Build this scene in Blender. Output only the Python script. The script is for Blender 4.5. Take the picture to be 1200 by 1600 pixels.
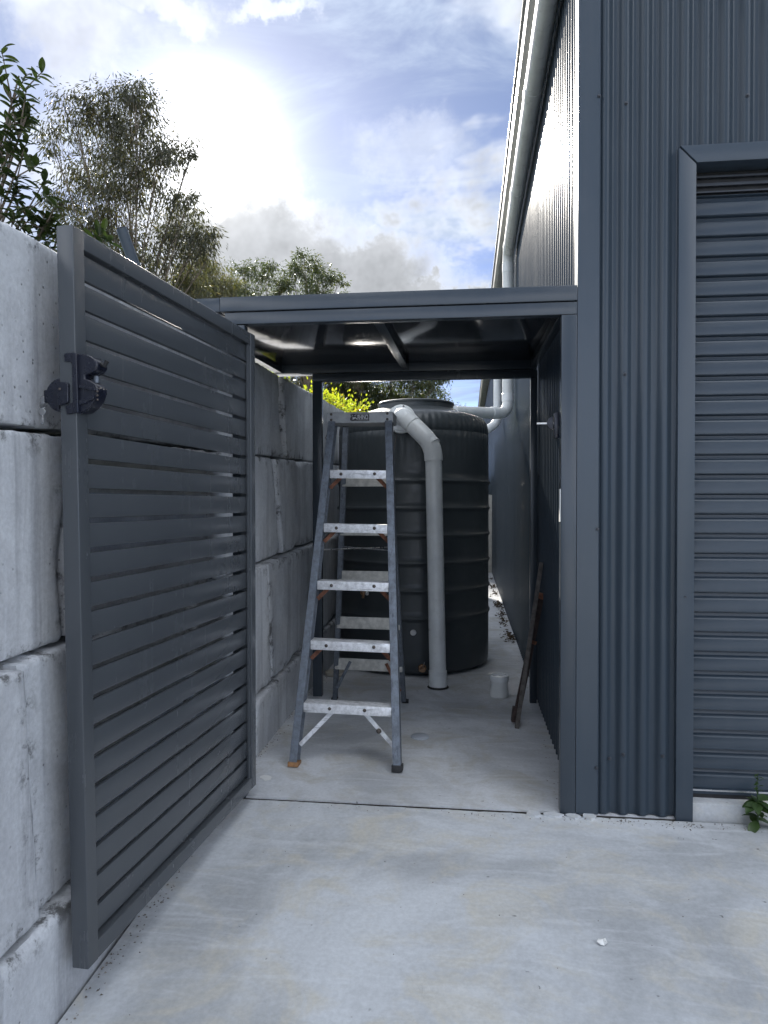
import bpy, bmesh, math, random
import numpy as np
from mathutils import Vector, Matrix, noise
R = math.radians
for o in list(bpy.data.objects): bpy.data.objects.remove(o, do_unlink=True)
SC = bpy.context.scene
COL = SC.collection

# ------------------------------------------------------------------ camera
cd = bpy.data.cameras.new('camera'); cam = bpy.data.objects.new('camera', cd); COL.objects.link(cam)
cam.location = (0, 0, 1.32)
cam.rotation_euler = (R(90 - 0.7226), 0, R(6.68))
cd.sensor_fit = 'HORIZONTAL'; cd.sensor_width = 36; cd.lens = 33.3
cd.clip_start = 0.05; cd.clip_end = 2000
SC.camera = cam

# ------------------------------------------------------------------ sky, sun, exposure
SUN_AZ, SUN_EL = R(-20.6), R(25.4)           # azimuth from +Y towards +X
SUN_DIR = Vector((math.sin(SUN_AZ) * math.cos(SUN_EL), math.cos(SUN_AZ) * math.cos(SUN_EL), math.sin(SUN_EL)))
world = bpy.data.worlds.new('World'); SC.world = world; world.use_nodes = True

class NT:
    """small helper round a node tree"""
    def __init__(s, t): s.t = t
    def n(s, typ, **kw):
        nd = s.t.nodes.new(typ)
        for k, v in kw.items(): setattr(nd, k, v)
        return nd
    def put(s, sock, v):
        if isinstance(v, bpy.types.NodeSocket): s.t.links.new(v, sock)
        elif isinstance(v, (tuple, list)) and len(v) == 3 and sock.type == 'RGBA': sock.default_value = (*v, 1)
        else: sock.default_value = v
    def math(s, op, a, b=0.0, c=None, clamp=False):
        m = s.n('ShaderNodeMath', operation=op); m.use_clamp = clamp
        s.put(m.inputs[0], a); s.put(m.inputs[1], b)
        if c is not None: s.put(m.inputs[2], c)
        return m.outputs[0]
    def vmath(s, op, a, b=(0, 0, 0), scale=None):
        m = s.n('ShaderNodeVectorMath', operation=op)
        s.put(m.inputs[0], a); s.put(m.inputs[1], b)
        if scale is not None: s.put(m.inputs[3], scale)
        return m.outputs['Value'] if op in ('DOT_PRODUCT', 'LENGTH', 'DISTANCE') else m.outputs[0]
    def mix(s, f, a, b, mode='MIX'):
        m = s.n('ShaderNodeMix', data_type='RGBA', blend_type=mode)
        s.put(m.inputs[0], f); s.put(m.inputs[6], a); s.put(m.inputs[7], b)
        return m.outputs[2]
    def ramp(s, v, lo, hi, a=0.0, b=1.0, smooth=True):
        m = s.n('ShaderNodeMapRange'); m.interpolation_type = 'SMOOTHSTEP' if smooth else 'LINEAR'
        s.put(m.inputs[0], v)
        for i, q in zip((1, 2, 3, 4), (lo, hi, a, b)): s.put(m.inputs[i], q)
        return m.outputs[0]
    def noise(s, vec, scale, detail=4, rough=0.55, dist=0.0, color=False):
        m = s.n('ShaderNodeTexNoise'); s.put(m.inputs['Vector'], vec)
        m.inputs['Scale'].default_value = scale; m.inputs['Detail'].default_value = detail
        m.inputs['Roughness'].default_value = rough; m.inputs['Distortion'].default_value = dist
        return m.outputs['Color' if color else 'Fac']
    def mapping(s, vec, scale=(1, 1, 1), loc=(0, 0, 0), rot=(0, 0, 0)):
        m = s.n('ShaderNodeMapping'); s.put(m.inputs[0], vec)
        m.inputs['Scale'].default_value = scale; m.inputs['Location'].default_value = loc; m.inputs['Rotation'].default_value = rot
        return m.outputs[0]

CUM_OFF = (6.2, 12.1, 0.0)  # keeps the view clear and puts the added cloud overhead
W = NT(world.node_tree); W.t.nodes.clear()
sky = W.n('ShaderNodeTexSky', sky_type='NISHITA'); sky.sun_disc = False
sky.sun_elevation = SUN_EL; sky.sun_rotation = SUN_AZ; sky.altitude = 50; sky.air_density = 0.115; sky.dust_density = 0.03; sky.ozone_density = 0.5
tc = W.n('ShaderNodeTexCoord'); D = W.vmath('NORMALIZE', tc.outputs['Generated'])
sep = W.n('ShaderNodeSeparateXYZ'); W.t.links.new(D, sep.inputs[0]); dz = W.math('MAXIMUM', sep.outputs[2], 0.0)
# cloud sheet coordinates (a flat layer overhead)
P = W.vmath('SCALE', D, scale=W.math('DIVIDE', 1.0, W.math('ADD', dz, 0.22)))
cosang = W.vmath('DOT_PRODUCT', D, tuple(SUN_DIR)); cosp = W.math('MAXIMUM', cosang, 0.0)
g1 = W.math('POWER', cosp, 12.0); g2 = W.math('POWER', cosp, 80.0); g3 = W.math('POWER', cosp, 520.0)
dome = W.math('ADD', 0.46, W.math('MULTIPLY', dz, 1.25))                   # cloud layers brighten overhead
front_lit = W.ramp(cosang, 0.80, -0.25, 0.42, 1.9)                        # clouds opposite the sun brightened, so the unseen sky adds light
# high thin cloud, streaky, everywhere
ci = W.noise(W.mapping(P, (1.0, 2.4, 1.0), (2.2, 0.4, 0), (0, 0, -0.55)), 1.9, 6, 0.62, 1.1)
cirrus = W.ramp(ci, 0.36, 0.70)
# broken cumulus, added mostly out of view to light the ground
cum = W.ramp(W.noise(W.vmath('ADD', P, CUM_OFF), 1.3, 6, 0.60, 0.25), 0.45, 0.62)
# single clouds: centre direction, angular half-width and half-height
wob = W.vmath('SCALE', W.vmath('SUBTRACT', W.noise(D, 6.5, 6, 0.64, 0.0, True), (0.5, 0.5, 0.5)), scale=0.24)
Dw = W.vmath('ADD', D, wob)
def cloud(c, sx, sz, w):
    c = Vector(c).normalized(); rgt = Vector((c.y, -c.x, 0)).normalized(); up = rgt.cross(c)
    a = W.math('DIVIDE', W.vmath('DOT_PRODUCT', Dw, tuple(rgt)), sx)
    b = W.math('DIVIDE', W.vmath('DOT_PRODUCT', Dw, tuple(up)), sz)
    front = W.ramp(W.vmath('DOT_PRODUCT', D, tuple(c)), 0.3, 0.6)
    r = W.math('SQRT', W.math('ADD', W.math('MULTIPLY', a, a), W.math('MULTIPLY', b, b)))
    return W.math('MULTIPLY', W.ramp(r, 1.5, 0.35, 0.0, w), front)
CLOUDS = [((-0.30, 0.95, 0.345), 0.155, 0.070, 1.0), ((-0.20, 0.97, 0.30), 0.18, 0.055, 1.0), ((-0.03, 0.99, 0.27), 0.14, 0.03, 1.0),
          ((-0.59, 0.94, 0.68), 0.125, 0.055, 0.5), ((-0.43, 0.96, 0.70), 0.065, 0.033, 0.45), ((-0.28, 0.98, 0.69), 0.05, 0.018, 0.5), ((-0.065, 1.0, 0.49), 0.07, 0.05, 0.32)]
cl = None
for c in CLOUDS:
    q = cloud(*c); cl = q if cl is None else W.math('MAXIMUM', cl, q)
dens = W.math('MAXIMUM', cl, cum)
blue = W.vmath('SCALE', sky.outputs[0], scale=0.05)
glow = W.math('ADD', W.math('ADD', W.math('MULTIPLY', g1, 0.010), W.math('MULTIPLY', g2, 0.024)), W.math('MULTIPLY', g3, 0.26))
veil = W.vmath('SCALE', (0.053, 0.063, 0.078), scale=dome)
thin = W.mix(W.math('ADD', 0.08, W.math('MULTIPLY', cirrus, 0.80)), blue, veil)
edge = W.ramp(dens, 0.9, 0.2)
lit = W.math('MULTIPLY', W.math('ADD', 0.118, W.math('MULTIPLY', edge, 0.10)), front_lit)
lit = W.math('MULTIPLY', lit, W.ramp(W.noise(D, 11.0, 4, 0.62), 0.25, 0.75, 0.72, 1.3))
lit = W.math('MULTIPLY', lit, W.math('ADD', 0.35, W.math('MULTIPLY', dome, 0.8)))
full = W.mix(W.ramp(dens, 0.0, 0.85), thin, W.mix(1.0, (0.925, 0.965, 1.03), lit, 'MULTIPLY'))
full = W.mix(1.0, full, W.vmath('SCALE', (1.0, 0.985, 0.95), scale=W.math('MULTIPLY', glow, W.ramp(dens, 0.35, 1.0, 1.0, 0.30))), 'ADD')
bg = W.n('ShaderNodeBackground'); W.put(bg.inputs[0], full); bg.inputs[1].default_value = 1.0
wo = W.n('ShaderNodeOutputWorld'); W.t.links.new(bg.outputs[0], wo.inputs[0])
world.cycles.sampling_method = 'MANUAL'; world.cycles.sample_map_resolution = 512

sl = bpy.data.lights.new('sun', 'SUN'); sl.energy = 1.25; sl.angle = R(0.8); sl.color = (1.0, 0.94, 0.85)
sun = bpy.data.objects.new('sun', sl); COL.objects.link(sun)
sun.rotation_euler = (-SUN_DIR).to_track_quat('-Z', 'Y').to_euler(); sun.location = (-8, 20, 15)
SC.view_settings.view_transform = 'Standard'; SC.view_settings.look = 'None'
SC.view_settings.gamma = 1.0; SC.view_settings.use_curve_mapping = False
SC.view_settings.exposure = 3.5
SC.cycles.max_bounces = 7; SC.cycles.diffuse_bounces = 4; SC.cycles.glossy_bounces = 3; SC.cycles.transmission_bounces = 2; SC.cycles.caustics_reflective = False; SC.cycles.caustics_refractive = False

# ------------------------------------------------------------------ materials
def mat(name, rough=0.5, metal=0.0, spec=0.5):
    m = bpy.data.materials.new(name); m.use_nodes = True
    t = NT(m.node_tree); b = m.node_tree.nodes['Principled BSDF']
    b.inputs['Roughness'].default_value = rough; b.inputs['Metallic'].default_value = metal
    b.inputs['Specular IOR Level'].default_value = spec
    tcn = t.n('ShaderNodeTexCoord')
    return m, t, b, tcn.outputs['Object']
def wpos(t): return t.n('ShaderNodeNewGeometry').outputs['Position']
def bump(t, b, h, strength=0.3, dist=0.01):
    n = t.n('ShaderNodeBump'); n.inputs['Strength'].default_value = strength; n.inputs['Distance'].default_value = dist
    t.put(n.inputs['Height'], h); t.t.links.new(n.outputs[0], b.inputs['Normal'])

def simple(name, col, rough=0.5, metal=0.0, var=0.15, scale=12, rvar=0.08, bmp=0.0, spec=0.5):
    m, t, b, oc = mat(name, rough, metal, spec)
    p = wpos(t); n1 = t.noise(p, scale, 5, 0.6)
    t.put(b.inputs['Base Color'], t.mix(1.0, col, t.ramp(n1, 0.25, 0.75, 1 - var, 1 + var), 'MULTIPLY'))
    t.put(b.inputs['Roughness'], t.ramp(t.noise(p, scale * 2.3, 4), 0.3, 0.7, rough - rvar, rough + rvar))
    if bmp: bump(t, b, t.noise(p, scale * 8, 4), bmp, 0.003)
    return m

def paint(name, col, rough, dirt=0.16, wave=0.10, spec=0.5):
    # powder coat / colour-bonded steel: faint dust, water marks, soft panel waviness
    m, t, b, oc = mat(name, rough, 0.0, spec)
    p = wpos(t)
    dust = t.ramp(t.noise(p, 3.0, 6, 0.65), 0.42, 0.8)
    streak = t.ramp(t.noise(t.mapping(p, (22, 22, 0.9)), 1.0, 4, 0.6), 0.5, 0.85)
    d = t.math('MULTIPLY', t.math('ADD', dust, streak), dirt)
    t.put(b.inputs['Base Color'], t.mix(d, col, (0.14, 0.145, 0.15)))
    t.put(b.inputs['Roughness'], t.math('ADD', rough - 0.03, t.math('MULTIPLY', d, 0.7)))
    bump(t, b, t.noise(p, 2.2, 2, 0.4), wave, 0.02)
    return m
M_GATE = paint('powder_coat_grey', (0.064, 0.071, 0.079), 0.28, 0.06, 0.02)
M_CANOPY = paint('canopy_powder_coat', (0.039, 0.050, 0.063), 0.26, 0.06, 0.06)
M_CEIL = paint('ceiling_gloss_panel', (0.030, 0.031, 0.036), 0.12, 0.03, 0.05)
M_SHED = paint('steel_cladding', (0.040, 0.054, 0.070), 0.25, 0.05, 0.03, 0.28)
M_TRIM = paint('steel_flashing', (0.041, 0.056, 0.074), 0.32, 0.07)
M_DOOR = paint('roller_door_steel', (0.027, 0.041, 0.058), 0.34, 0.08)
M_LOCK = simple('lock_plastic', (0.010, 0.012, 0.022), 0.27, var=0.1)
M_BLACK = simple('black_rubber', (0.012, 0.012, 0.013), 0.6)
M_TANK = None
M_PVC = simple('pvc_grey', (0.74, 0.755, 0.74), 0.34, var=0.08, scale=9)
M_PVCW = simple('pvc_pale', (0.78, 0.80, 0.80), 0.32, var=0.06, scale=9)
M_STEEL = simple('bright_steel', (0.62, 0.62, 0.62), 0.3, 1.0, var=0.1)
M_SCREW = simple('screw_dark', (0.03, 0.035, 0.045), 0.45)
M_BRASS = simple('old_brass', (0.32, 0.20, 0.12), 0.4, 0.8, var=0.3, scale=60)
M_WHITE = simple('white_plastic', (0.72, 0.72, 0.70), 0.5, var=0.05)
M_MISC = None
M_BEIGE = simple('beige_plastic', (0.42, 0.39, 0.33), 0.55, var=0.12)
M_GUTTER = simple('gutter_pale_steel', (0.30, 0.30, 0.29), 0.36, var=0.08, scale=6)

def tank_material():
    m, t, b, oc = mat('tank_polyethylene', 0.38)
    p = wpos(t)
    dust = t.ramp(t.noise(p, 5, 6, 0.65), 0.4, 0.85)
    sp = t.n('ShaderNodeSeparateXYZ'); t.put(sp.inputs[0], p)
    t.put(b.inputs['Base Color'], t.mix(t.math('MULTIPLY', dust, 0.3), (0.042, 0.050, 0.054), (0.10, 0.107, 0.107)))
    t.put(b.inputs['Roughness'], t.ramp(t.noise(p, 14, 4), 0.3, 0.7, 0.32, 0.46))
    bump(t, b, t.noise(p, 60, 3), 0.08, 0.004)
    return m
M_TANK = tank_material()

def concrete_ground(name, base, pale, warm, wet=0.0):
    m, t, b, oc = mat(name, 0.62, 0, 0.4)
    p = wpos(t)
    big = t.noise(p, 0.9, 7, 0.62, 0.6); mid = t.noise(p, 3.4, 8, 0.66, 0.9); fine = t.noise(p, 60, 5, 0.7)
    sweep = t.noise(t.mapping(p, (1.3, 6.0, 1), (0, 0, 0), (0, 0, 0.5)), 1.4, 6, 0.62, 2.2)
    c = t.mix(t.ramp(big, 0.38, 0.62), tuple(x * 0.88 for x in base), tuple(x * 1.08 for x in pale))
    c = t.mix(t.math('MULTIPLY', t.ramp(mid, 0.45, 0.68), 0.7), c, warm)
    c = t.mix(t.math('MULTIPLY', t.ramp(sweep, 0.46, 0.72), 0.42), c, tuple(x * 1.18 for x in pale))
    c = t.mix(t.math('MULTIPLY', t.ramp(t.noise(p, 2.1, 9, 0.72, 1.4), 0.54, 0.74), 0.40), c, tuple(x * 0.62 for x in base))
    c = t.mix(1.0, c, t.ramp(fine, 0.25, 0.75, 0.91, 1.09), 'MULTIPLY')
    # rusty / mossy spots with a shape of their own
    rust = t.math('MULTIPLY', t.ramp(t.noise(p, 1.7, 5, 0.6), 0.66, 0.74), t.ramp(t.noise(p, 9, 5), 0.45, 0.65))
    c = t.mix(t.math('MULTIPLY', rust, 0.45), c, (0.27, 0.21, 0.13))
    sc = t.noise(t.mapping(p, (3, 40, 1), (0, 0, 0), (0, 0, 0.9)), 1.0, 4, 0.6, 1.5)
    c = t.mix(t.math('MULTIPLY', t.ramp(sc, 0.70, 0.78), 0.14), c, (0.52, 0.53, 0.54))
    sc2 = t.noise(t.mapping(p, (34, 2.5, 1), (5, 0, 0), (0, 0, 0.35)), 1.0, 4, 0.6, 1.2)
    c = t.mix(t.math('MULTIPLY', t.ramp(sc2, 0.72, 0.78), 0.2), c, (0.10, 0.10, 0.105))
    vo = t.n('ShaderNodeTexVoronoi'); t.put(vo.inputs['Vector'], t.vmath('ADD', p, t.vmath('SCALE', t.noise(p, 30, 2, 0.5, 0, True), scale=0.05)))
    vo.inputs['Scale'].default_value = 13
    spk = t.math('MULTIPLY', t.ramp(vo.outputs['Distance'], 0.10, 0.04), t.ramp(t.noise(p, 5, 3), 0.52, 0.60))
    c = t.mix(t.math('MULTIPLY', spk, 0.7), c, (0.06, 0.06, 0.055))
    t.put(b.inputs['Base Color'], c)
    t.put(b.inputs['Roughness'], t.ramp(mid, 0.3, 0.7, 0.66 - wet, 0.85))
    bump(t, b, t.math('ADD', t.math('MULTIPLY', fine, 0.35), t.math('ADD', mid, t.math('MULTIPLY', spk, -0.5))), 0.22, 0.006)
    return m
M_APRON = concrete_ground('apron_concrete', (0.42, 0.435, 0.45), (0.52, 0.54, 0.56), (0.53, 0.50, 0.42))
M_SLAB = concrete_ground('slab_concrete', (0.44, 0.455, 0.475), (0.55, 0.565, 0.585), (0.43, 0.41, 0.36), 0.22)

def block_material():
    m, t, b, oc = mat('cast_concrete_block', 0.85, 0, 0.25)
    p = wpos(t); oi = t.n('ShaderNodeObjectInfo'); rnd = oi.outputs['Random']
    off = t.vmath('ADD', p, t.vmath('SCALE', (7.3, 3.1, 5.7), scale=rnd))
    cloudy = t.noise(off, 2.6, 8, 0.66, 0.5); fine = t.noise(p, 70, 5, 0.7)
    streak = t.noise(t.mapping(off, (9, 9, 0.55)), 1.0, 7, 0.68, 0.35)
    base = t.mix(rnd, (0.47, 0.485, 0.50), (0.55, 0.56, 0.57))
    c = t.mix(t.ramp(cloudy, 0.3, 0.72), t.mix(1.0, base, (0.80, 0.80, 0.82), 'MULTIPLY'), t.mix(1.0, base, (1.15, 1.16, 1.17), 'MULTIPLY'))
    c = t.mix(t.math('MULTIPLY', t.ramp(streak, 0.48, 0.72), 0.60), c, (0.20, 0.205, 0.22))
    c = t.mix(t.math('MULTIPLY', t.ramp(t.noise(t.mapping(off, (16, 16, 0.8), (4, 1, 0)), 1.0, 6, 0.7), 0.56, 0.70), 0.5), c, (0.60, 0.62, 0.65))
    # lichen and black mould that follows the joints (face attribute 'edge')
    at = t.n('ShaderNodeAttribute'); at.attribute_name = 'edge'
    mould = t.math('MULTIPLY', t.ramp(at.outputs['Fac'], 0.45, 1.0), t.ramp(t.noise(p, 13, 7, 0.74), 0.50, 0.64))
    c = t.mix(t.math('MULTIPLY', mould, 0.85), c, (0.045, 0.043, 0.04))
    vo = t.n('ShaderNodeTexVoronoi'); t.put(vo.inputs['Vector'], p); vo.inputs['Scale'].default_value = 34
    pit = t.math('MULTIPLY', t.ramp(vo.outputs['Distance'], 0.16, 0.07), t.ramp(t.noise(p, 4, 4), 0.5, 0.62))
    c = t.mix(t.math('MULTIPLY', pit, 0.7), c, (0.07, 0.07, 0.068))
    c = t.mix(1.0, c, t.ramp(fine, 0.2, 0.8, 0.88, 1.12), 'MULTIPLY')
    t.put(b.inputs['Base Color'], c)
    bump(t, b, t.math('ADD', t.math('ADD', cloudy, t.math('MULTIPLY', fine, 0.3)), t.math('MULTIPLY', pit, -1.0)), 0.38, 0.012)
    return m
M_BLOCK = block_material()

def alu(name, col, rough, scr, met=0.75):
    m, t, b, oc = mat(name, rough, met)
    p = wpos(t)
    n1 = t.noise(p, 30, 6, 0.7); n2 = t.noise(t.mapping(p, scr), 1.0, 5, 0.65, 0.4)
    c = t.mix(t.ramp(n1, 0.35, 0.7), col, tuple(x * 0.62 for x in col))
    c = t.mix(t.math('MULTIPLY', t.ramp(n2, 0.55, 0.68), 0.7), c, tuple(x * 0.35 for x in col))
    t.put(b.inputs['Base Color'], c)
    t.put(b.inputs['Roughness'], t.ramp(n1, 0.3, 0.7, rough - 0.1, rough + 0.15))
    t.put(b.inputs['Metallic'], t.ramp(n1, 0.4, 0.7, met, met * 0.5))
    return m
M_CAP = simple('ladder_cap_grey', (0.33, 0.34, 0.35), 0.5, 0.2, var=0.15, scale=30)
M_RAIL = alu('ladder_rail_aluminium', (0.20, 0.225, 0.26), 0.5, (60, 60, 3))
M_TREAD = alu('ladder_tread_aluminium', (0.86, 0.87, 0.89), 0.38, (8, 40, 60), 0.35)
M_SLAT = simple('ladder_back_bar', (0.50, 0.49, 0.45), 0.55, 0.1, var=0.25, scale=25)
M_RUST = simple('rusty_brace', (0.20, 0.085, 0.05), 0.75, 0.2, var=0.5, scale=40)
M_RIVET = simple('rivet', (0.10, 0.085, 0.075), 0.5, 0.6, var=0.4, scale=90)
M_WOOD = simple('foot_pad_orange', (0.27, 0.14, 0.06), 0.7, var=0.3, scale=60)
M_BAR = simple('weathered_bar', (0.12, 0.108, 0.10), 0.8, var=0.4, scale=30, bmp=0.4)
M_BAR2 = simple('dark_rusted_bar', (0.05, 0.033, 0.03), 0.8, var=0.4, scale=40, bmp=0.4)
M_STICK = simple('sticker_black', (0.008, 0.008, 0.009), 0.4)
M_STICKW = simple('sticker_print', (0.55, 0.55, 0.55), 0.5)
M_CAPF = simple('cap_grey', (0.40, 0.43, 0.47), 0.5, var=0.15)
M_GRIT = simple('grit', (0.16, 0.14, 0.12), 0.9, var=0.6, scale=40)
M_JOINT = simple('joint_dirt', (0.022, 0.019, 0.016), 0.95, var=0.5, scale=40)
M_SOIL = simple('soil_and_litter', (0.06, 0.048, 0.034), 0.95, var=0.5, scale=9, bmp=0.6)
M_BARK = simple('gum_bark', (0.17, 0.135, 0.105), 0.85, var=0.35, scale=5, bmp=0.5)
M_GRASS = simple('dry_grass_ground', (0.09, 0.10, 0.045), 0.95, var=0.4, scale=1.5, bmp=0.6)
M_FIBRO = simple('fibre_sheet', (0.52, 0.50, 0.45), 0.8, var=0.12)

def leafmat(name, c1, c2, c3, trans=0.45, rough=0.45):
    m = bpy.data.materials.new(name); m.use_nodes = True; t = NT(m.node_tree); t.t.nodes.clear()
    at = t.n('ShaderNodeAttribute'); at.attribute_name = 'tone'
    oi = t.n('ShaderNodeObjectInfo')
    f = t.math('FRACT', t.math('ADD', at.outputs['Fac'], oi.outputs['Random']))
    c = t.mix(t.ramp(f, 0.0, 0.6), c1, c2); c = t.mix(t.ramp(f, 0.8, 1.0), c, c3)
    pb = t.n('ShaderNodeBsdfPrincipled'); t.put(pb.inputs['Base Color'], c); pb.inputs['Roughness'].default_value = rough
    tr = t.n('ShaderNodeBsdfTranslucent'); t.put(tr.inputs[0], t.mix(1.0, c, (1.6, 1.7, 0.8), 'MULTIPLY'))
    mx = t.n('ShaderNodeMixShader'); mx.inputs[0].default_value = trans
    t.t.links.new(pb.outputs[0], mx.inputs[1]); t.t.links.new(tr.outputs[0], mx.inputs[2])
    o = t.n('ShaderNodeOutputMaterial'); t.t.links.new(mx.outputs[0], o.inputs[0])
    return m
M_GUM = leafmat('gum_leaves', (0.034, 0.036, 0.024), (0.054, 0.055, 0.034), (0.10, 0.08, 0.048), 0.32)
M_GUM2 = leafmat('gum_leaves_green', (0.036, 0.050, 0.024), (0.058, 0.072, 0.032), (0.11, 0.105, 0.04), 0.35)
M_GUM3 = leafmat('gum_leaves_pale', (0.05, 0.052, 0.028), (0.085, 0.082, 0.040), (0.13, 0.10, 0.05), 0.4)
M_YEL = leafmat('yellow_green_leaves', (0.13, 0.17, 0.02), (0.24, 0.26, 0.025), (0.30, 0.22, 0.03), 0.55)
M_SHRUB = leafmat('glossy_shrub_leaves', (0.022, 0.038, 0.015), (0.036, 0.056, 0.02), (0.06, 0.08, 0.03), 0.25, 0.3)
M_WEED = leafmat('weed_leaves', (0.035, 0.07, 0.02), (0.05, 0.09, 0.03), (0.06, 0.10, 0.03), 0.3, 0.4)
M_LITTER = leafmat('leaf_litter', (0.09, 0.06, 0.035), (0.06, 0.04, 0.025), (0.13, 0.10, 0.06), 0.1, 0.8)

# ------------------------------------------------------------------ object helpers
WL = {}                                   # world location of every object made here
def wl(o): return WL.get(o.name, Vector((0, 0, 0))) if o else Vector((0, 0, 0))
def tag(o, label, cat=None, group=None, kind=None):
    o['label'] = label
    if cat: o['category'] = cat
    if group: o['group'] = group
    if kind: o['kind'] = kind
    return o
def thing(name, loc, label, cat, group=None):
    o = bpy.data.objects.new(name, None); o.empty_display_size = 0.1; COL.objects.link(o)
    o.location = loc; WL[o.name] = Vector(loc)
    return tag(o, label, cat, group)
def link(name, me, origin, parent=None, rot=None):
    o = bpy.data.objects.new(name, me); COL.objects.link(o)
    o.location = Vector(origin) - wl(parent); WL[o.name] = Vector(origin)
    if rot is not None: o.rotation_euler = rot
    o.parent = parent
    return o
class MB:
    def __init__(s): s.v = []; s.f = []
    def add(s, v, f):
        k = len(s.v); s.v += [tuple(p) for p in v]; s.f += [tuple(i + k for i in q) for q in f]; return s
    def box(s, a, b, xf=None):
        (x0, y0, z0), (x1, y1, z1) = a, b
        v = [(x0, y0, z0), (x1, y0, z0), (x1, y1, z0), (x0, y1, z0), (x0, y0, z1), (x1, y0, z1), (x1, y1, z1), (x0, y1, z1)]
        if xf: v = [xf(Vector(p)) for p in v]
        return s.add(v, [(0, 3, 2, 1), (4, 5, 6, 7), (0, 1, 5, 4), (1, 2, 6, 5), (2, 3, 7, 6), (3, 0, 4, 7)])
    def bar(s, p, q, w, d, up=(0, 0, 1), w2=None, d2=None):
        """a rectangular bar from p to q; w along 'side', d along the other normal"""
        p, q = Vector(p), Vector(q); ax = (q - p).normalized(); side = ax.cross(Vector(up)).normalized(); oth = side.cross(ax)
        v = []
        for c, ww, dd in ((p, w, d), (q, w2 or w, d2 or d)):
            for a, b in ((-1, -1), (1, -1), (1, 1), (-1, 1)): v.append(c + side * a * ww / 2 + oth * b * dd / 2)
        return s.add(v, [(0, 3, 2, 1), (4, 5, 6, 7), (0, 1, 5, 4), (1, 2, 6, 5), (2, 3, 7, 6), (3, 0, 4, 7)])
    def prism(s, poly, fn, t0, t1):
        n = len(poly); v = [fn(a, b, t0) for a, b in poly] + [fn(a, b, t1) for a, b in poly]
        return s.add(v, [tuple(range(n))[::-1], tuple(range(n, 2 * n))] + [(i, (i + 1) % n, n + (i + 1) % n, n + i) for i in range(n)])
    def tube(s, path, rad, seg=20, cap=True, close=False):
        path = [Vector(p) for p in path]; n = len(path)
        rads = [rad] * n if not hasattr(rad, '__len__') else rad
        tan = [(path[min(i + 1, n - 1)] - path[max(i - 1, 0)]).normalized() for i in range(n)]
        u = tan[0].cross(Vector((0.13, 0.31, 0.94)));
        if u.length < 1e-3: u = tan[0].cross(Vector((1, 0, 0)))
        u.normalize(); v = []
        for i in range(n):
            u = (u - tan[i] * u.dot(tan[i])).normalized(); w = tan[i].cross(u)
            for k in range(seg):
                a = 2 * math.pi * k / seg; v.append(path[i] + (u * math.cos(a) + w * math.sin(a)) * rads[i])
        f = [(i * seg + k, i * seg + (k + 1) % seg, (i + 1) * seg + (k + 1) % seg, (i + 1) * seg + k) for i in range(n - 1) for k in range(seg)]
        if cap: f += [tuple(range(seg))[::-1], tuple(range((n - 1) * seg, n * seg))]
        return s.add(v, f)
    def lathe(s, prof, c, seg=64, fn=None):
        v = []; m = len(prof)
        for k in range(seg):
            a = 2 * math.pi * k / seg
            for j, (r, z) in enumerate(prof):
                rr = r + (fn(a, z, r) if fn else 0); v.append((c[0] + rr * math.cos(a), c[1] + rr * math.sin(a), c[2] + z))
        f = [(k * m + j, ((k + 1) % seg) * m + j, ((k + 1) % seg) * m + j + 1, k * m + j + 1) for k in range(seg) for j in range(m - 1)]
        return s.add(v, f)
    def mesh(s, name, m, smooth=False, bevel=0.0, seg=2, auto=35, origin=None):
        me = bpy.data.meshes.new(name); me.from_pydata(s.v, [], s.f)
        bm = bmesh.new(); bm.from_mesh(me)
        if bevel: bmesh.ops.bevel(bm, geom=[e for e in bm.edges if len(e.link_faces) == 2 and e.calc_face_angle(0) > 0.6], offset=bevel, segments=seg, profile=0.6, affect='EDGES')
        bmesh.ops.recalc_face_normals(bm, faces=bm.faces)
        bm.to_mesh(me); bm.free(); me.materials.append(m)
        if smooth or bevel:
            me.polygons.foreach_set('use_smooth', [True] * len(me.polygons))
            try: me.set_sharp_from_angle(angle=R(auto))
            except Exception: pass
        return me
    def build(s, name, m, parent=None, smooth=False, bevel=0.0, seg=2, auto=35, origin=None):
        a = np.array(s.v); o = Vector(((a.min(0) + a.max(0)) / 2).tolist()) if origin is None else Vector(origin)
        s.v = [tuple(Vector(p) - o) for p in s.v]
        return link(name, s.mesh(name, m, smooth, bevel, seg, auto), o, parent)
def round_path(pts, r, n=8):
    pts = [Vector(p) for p in pts]; out = [pts[0]]
    for i in range(1, len(pts) - 1):
        a = (pts[i - 1] - pts[i]).normalized(); b = (pts[i + 1] - pts[i]).normalized()
        p, q = pts[i] + a * r, pts[i] + b * r
        for k in range(n + 1):
            t = k / n; out.append(p * (1 - t) ** 2 + pts[i] * 2 * t * (1 - t) + q * t * t)
    return out + [pts[-1]]
def struct(o, label=None):
    o['kind'] = 'structure'
    if label: o['label'] = label
    return o

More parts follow.
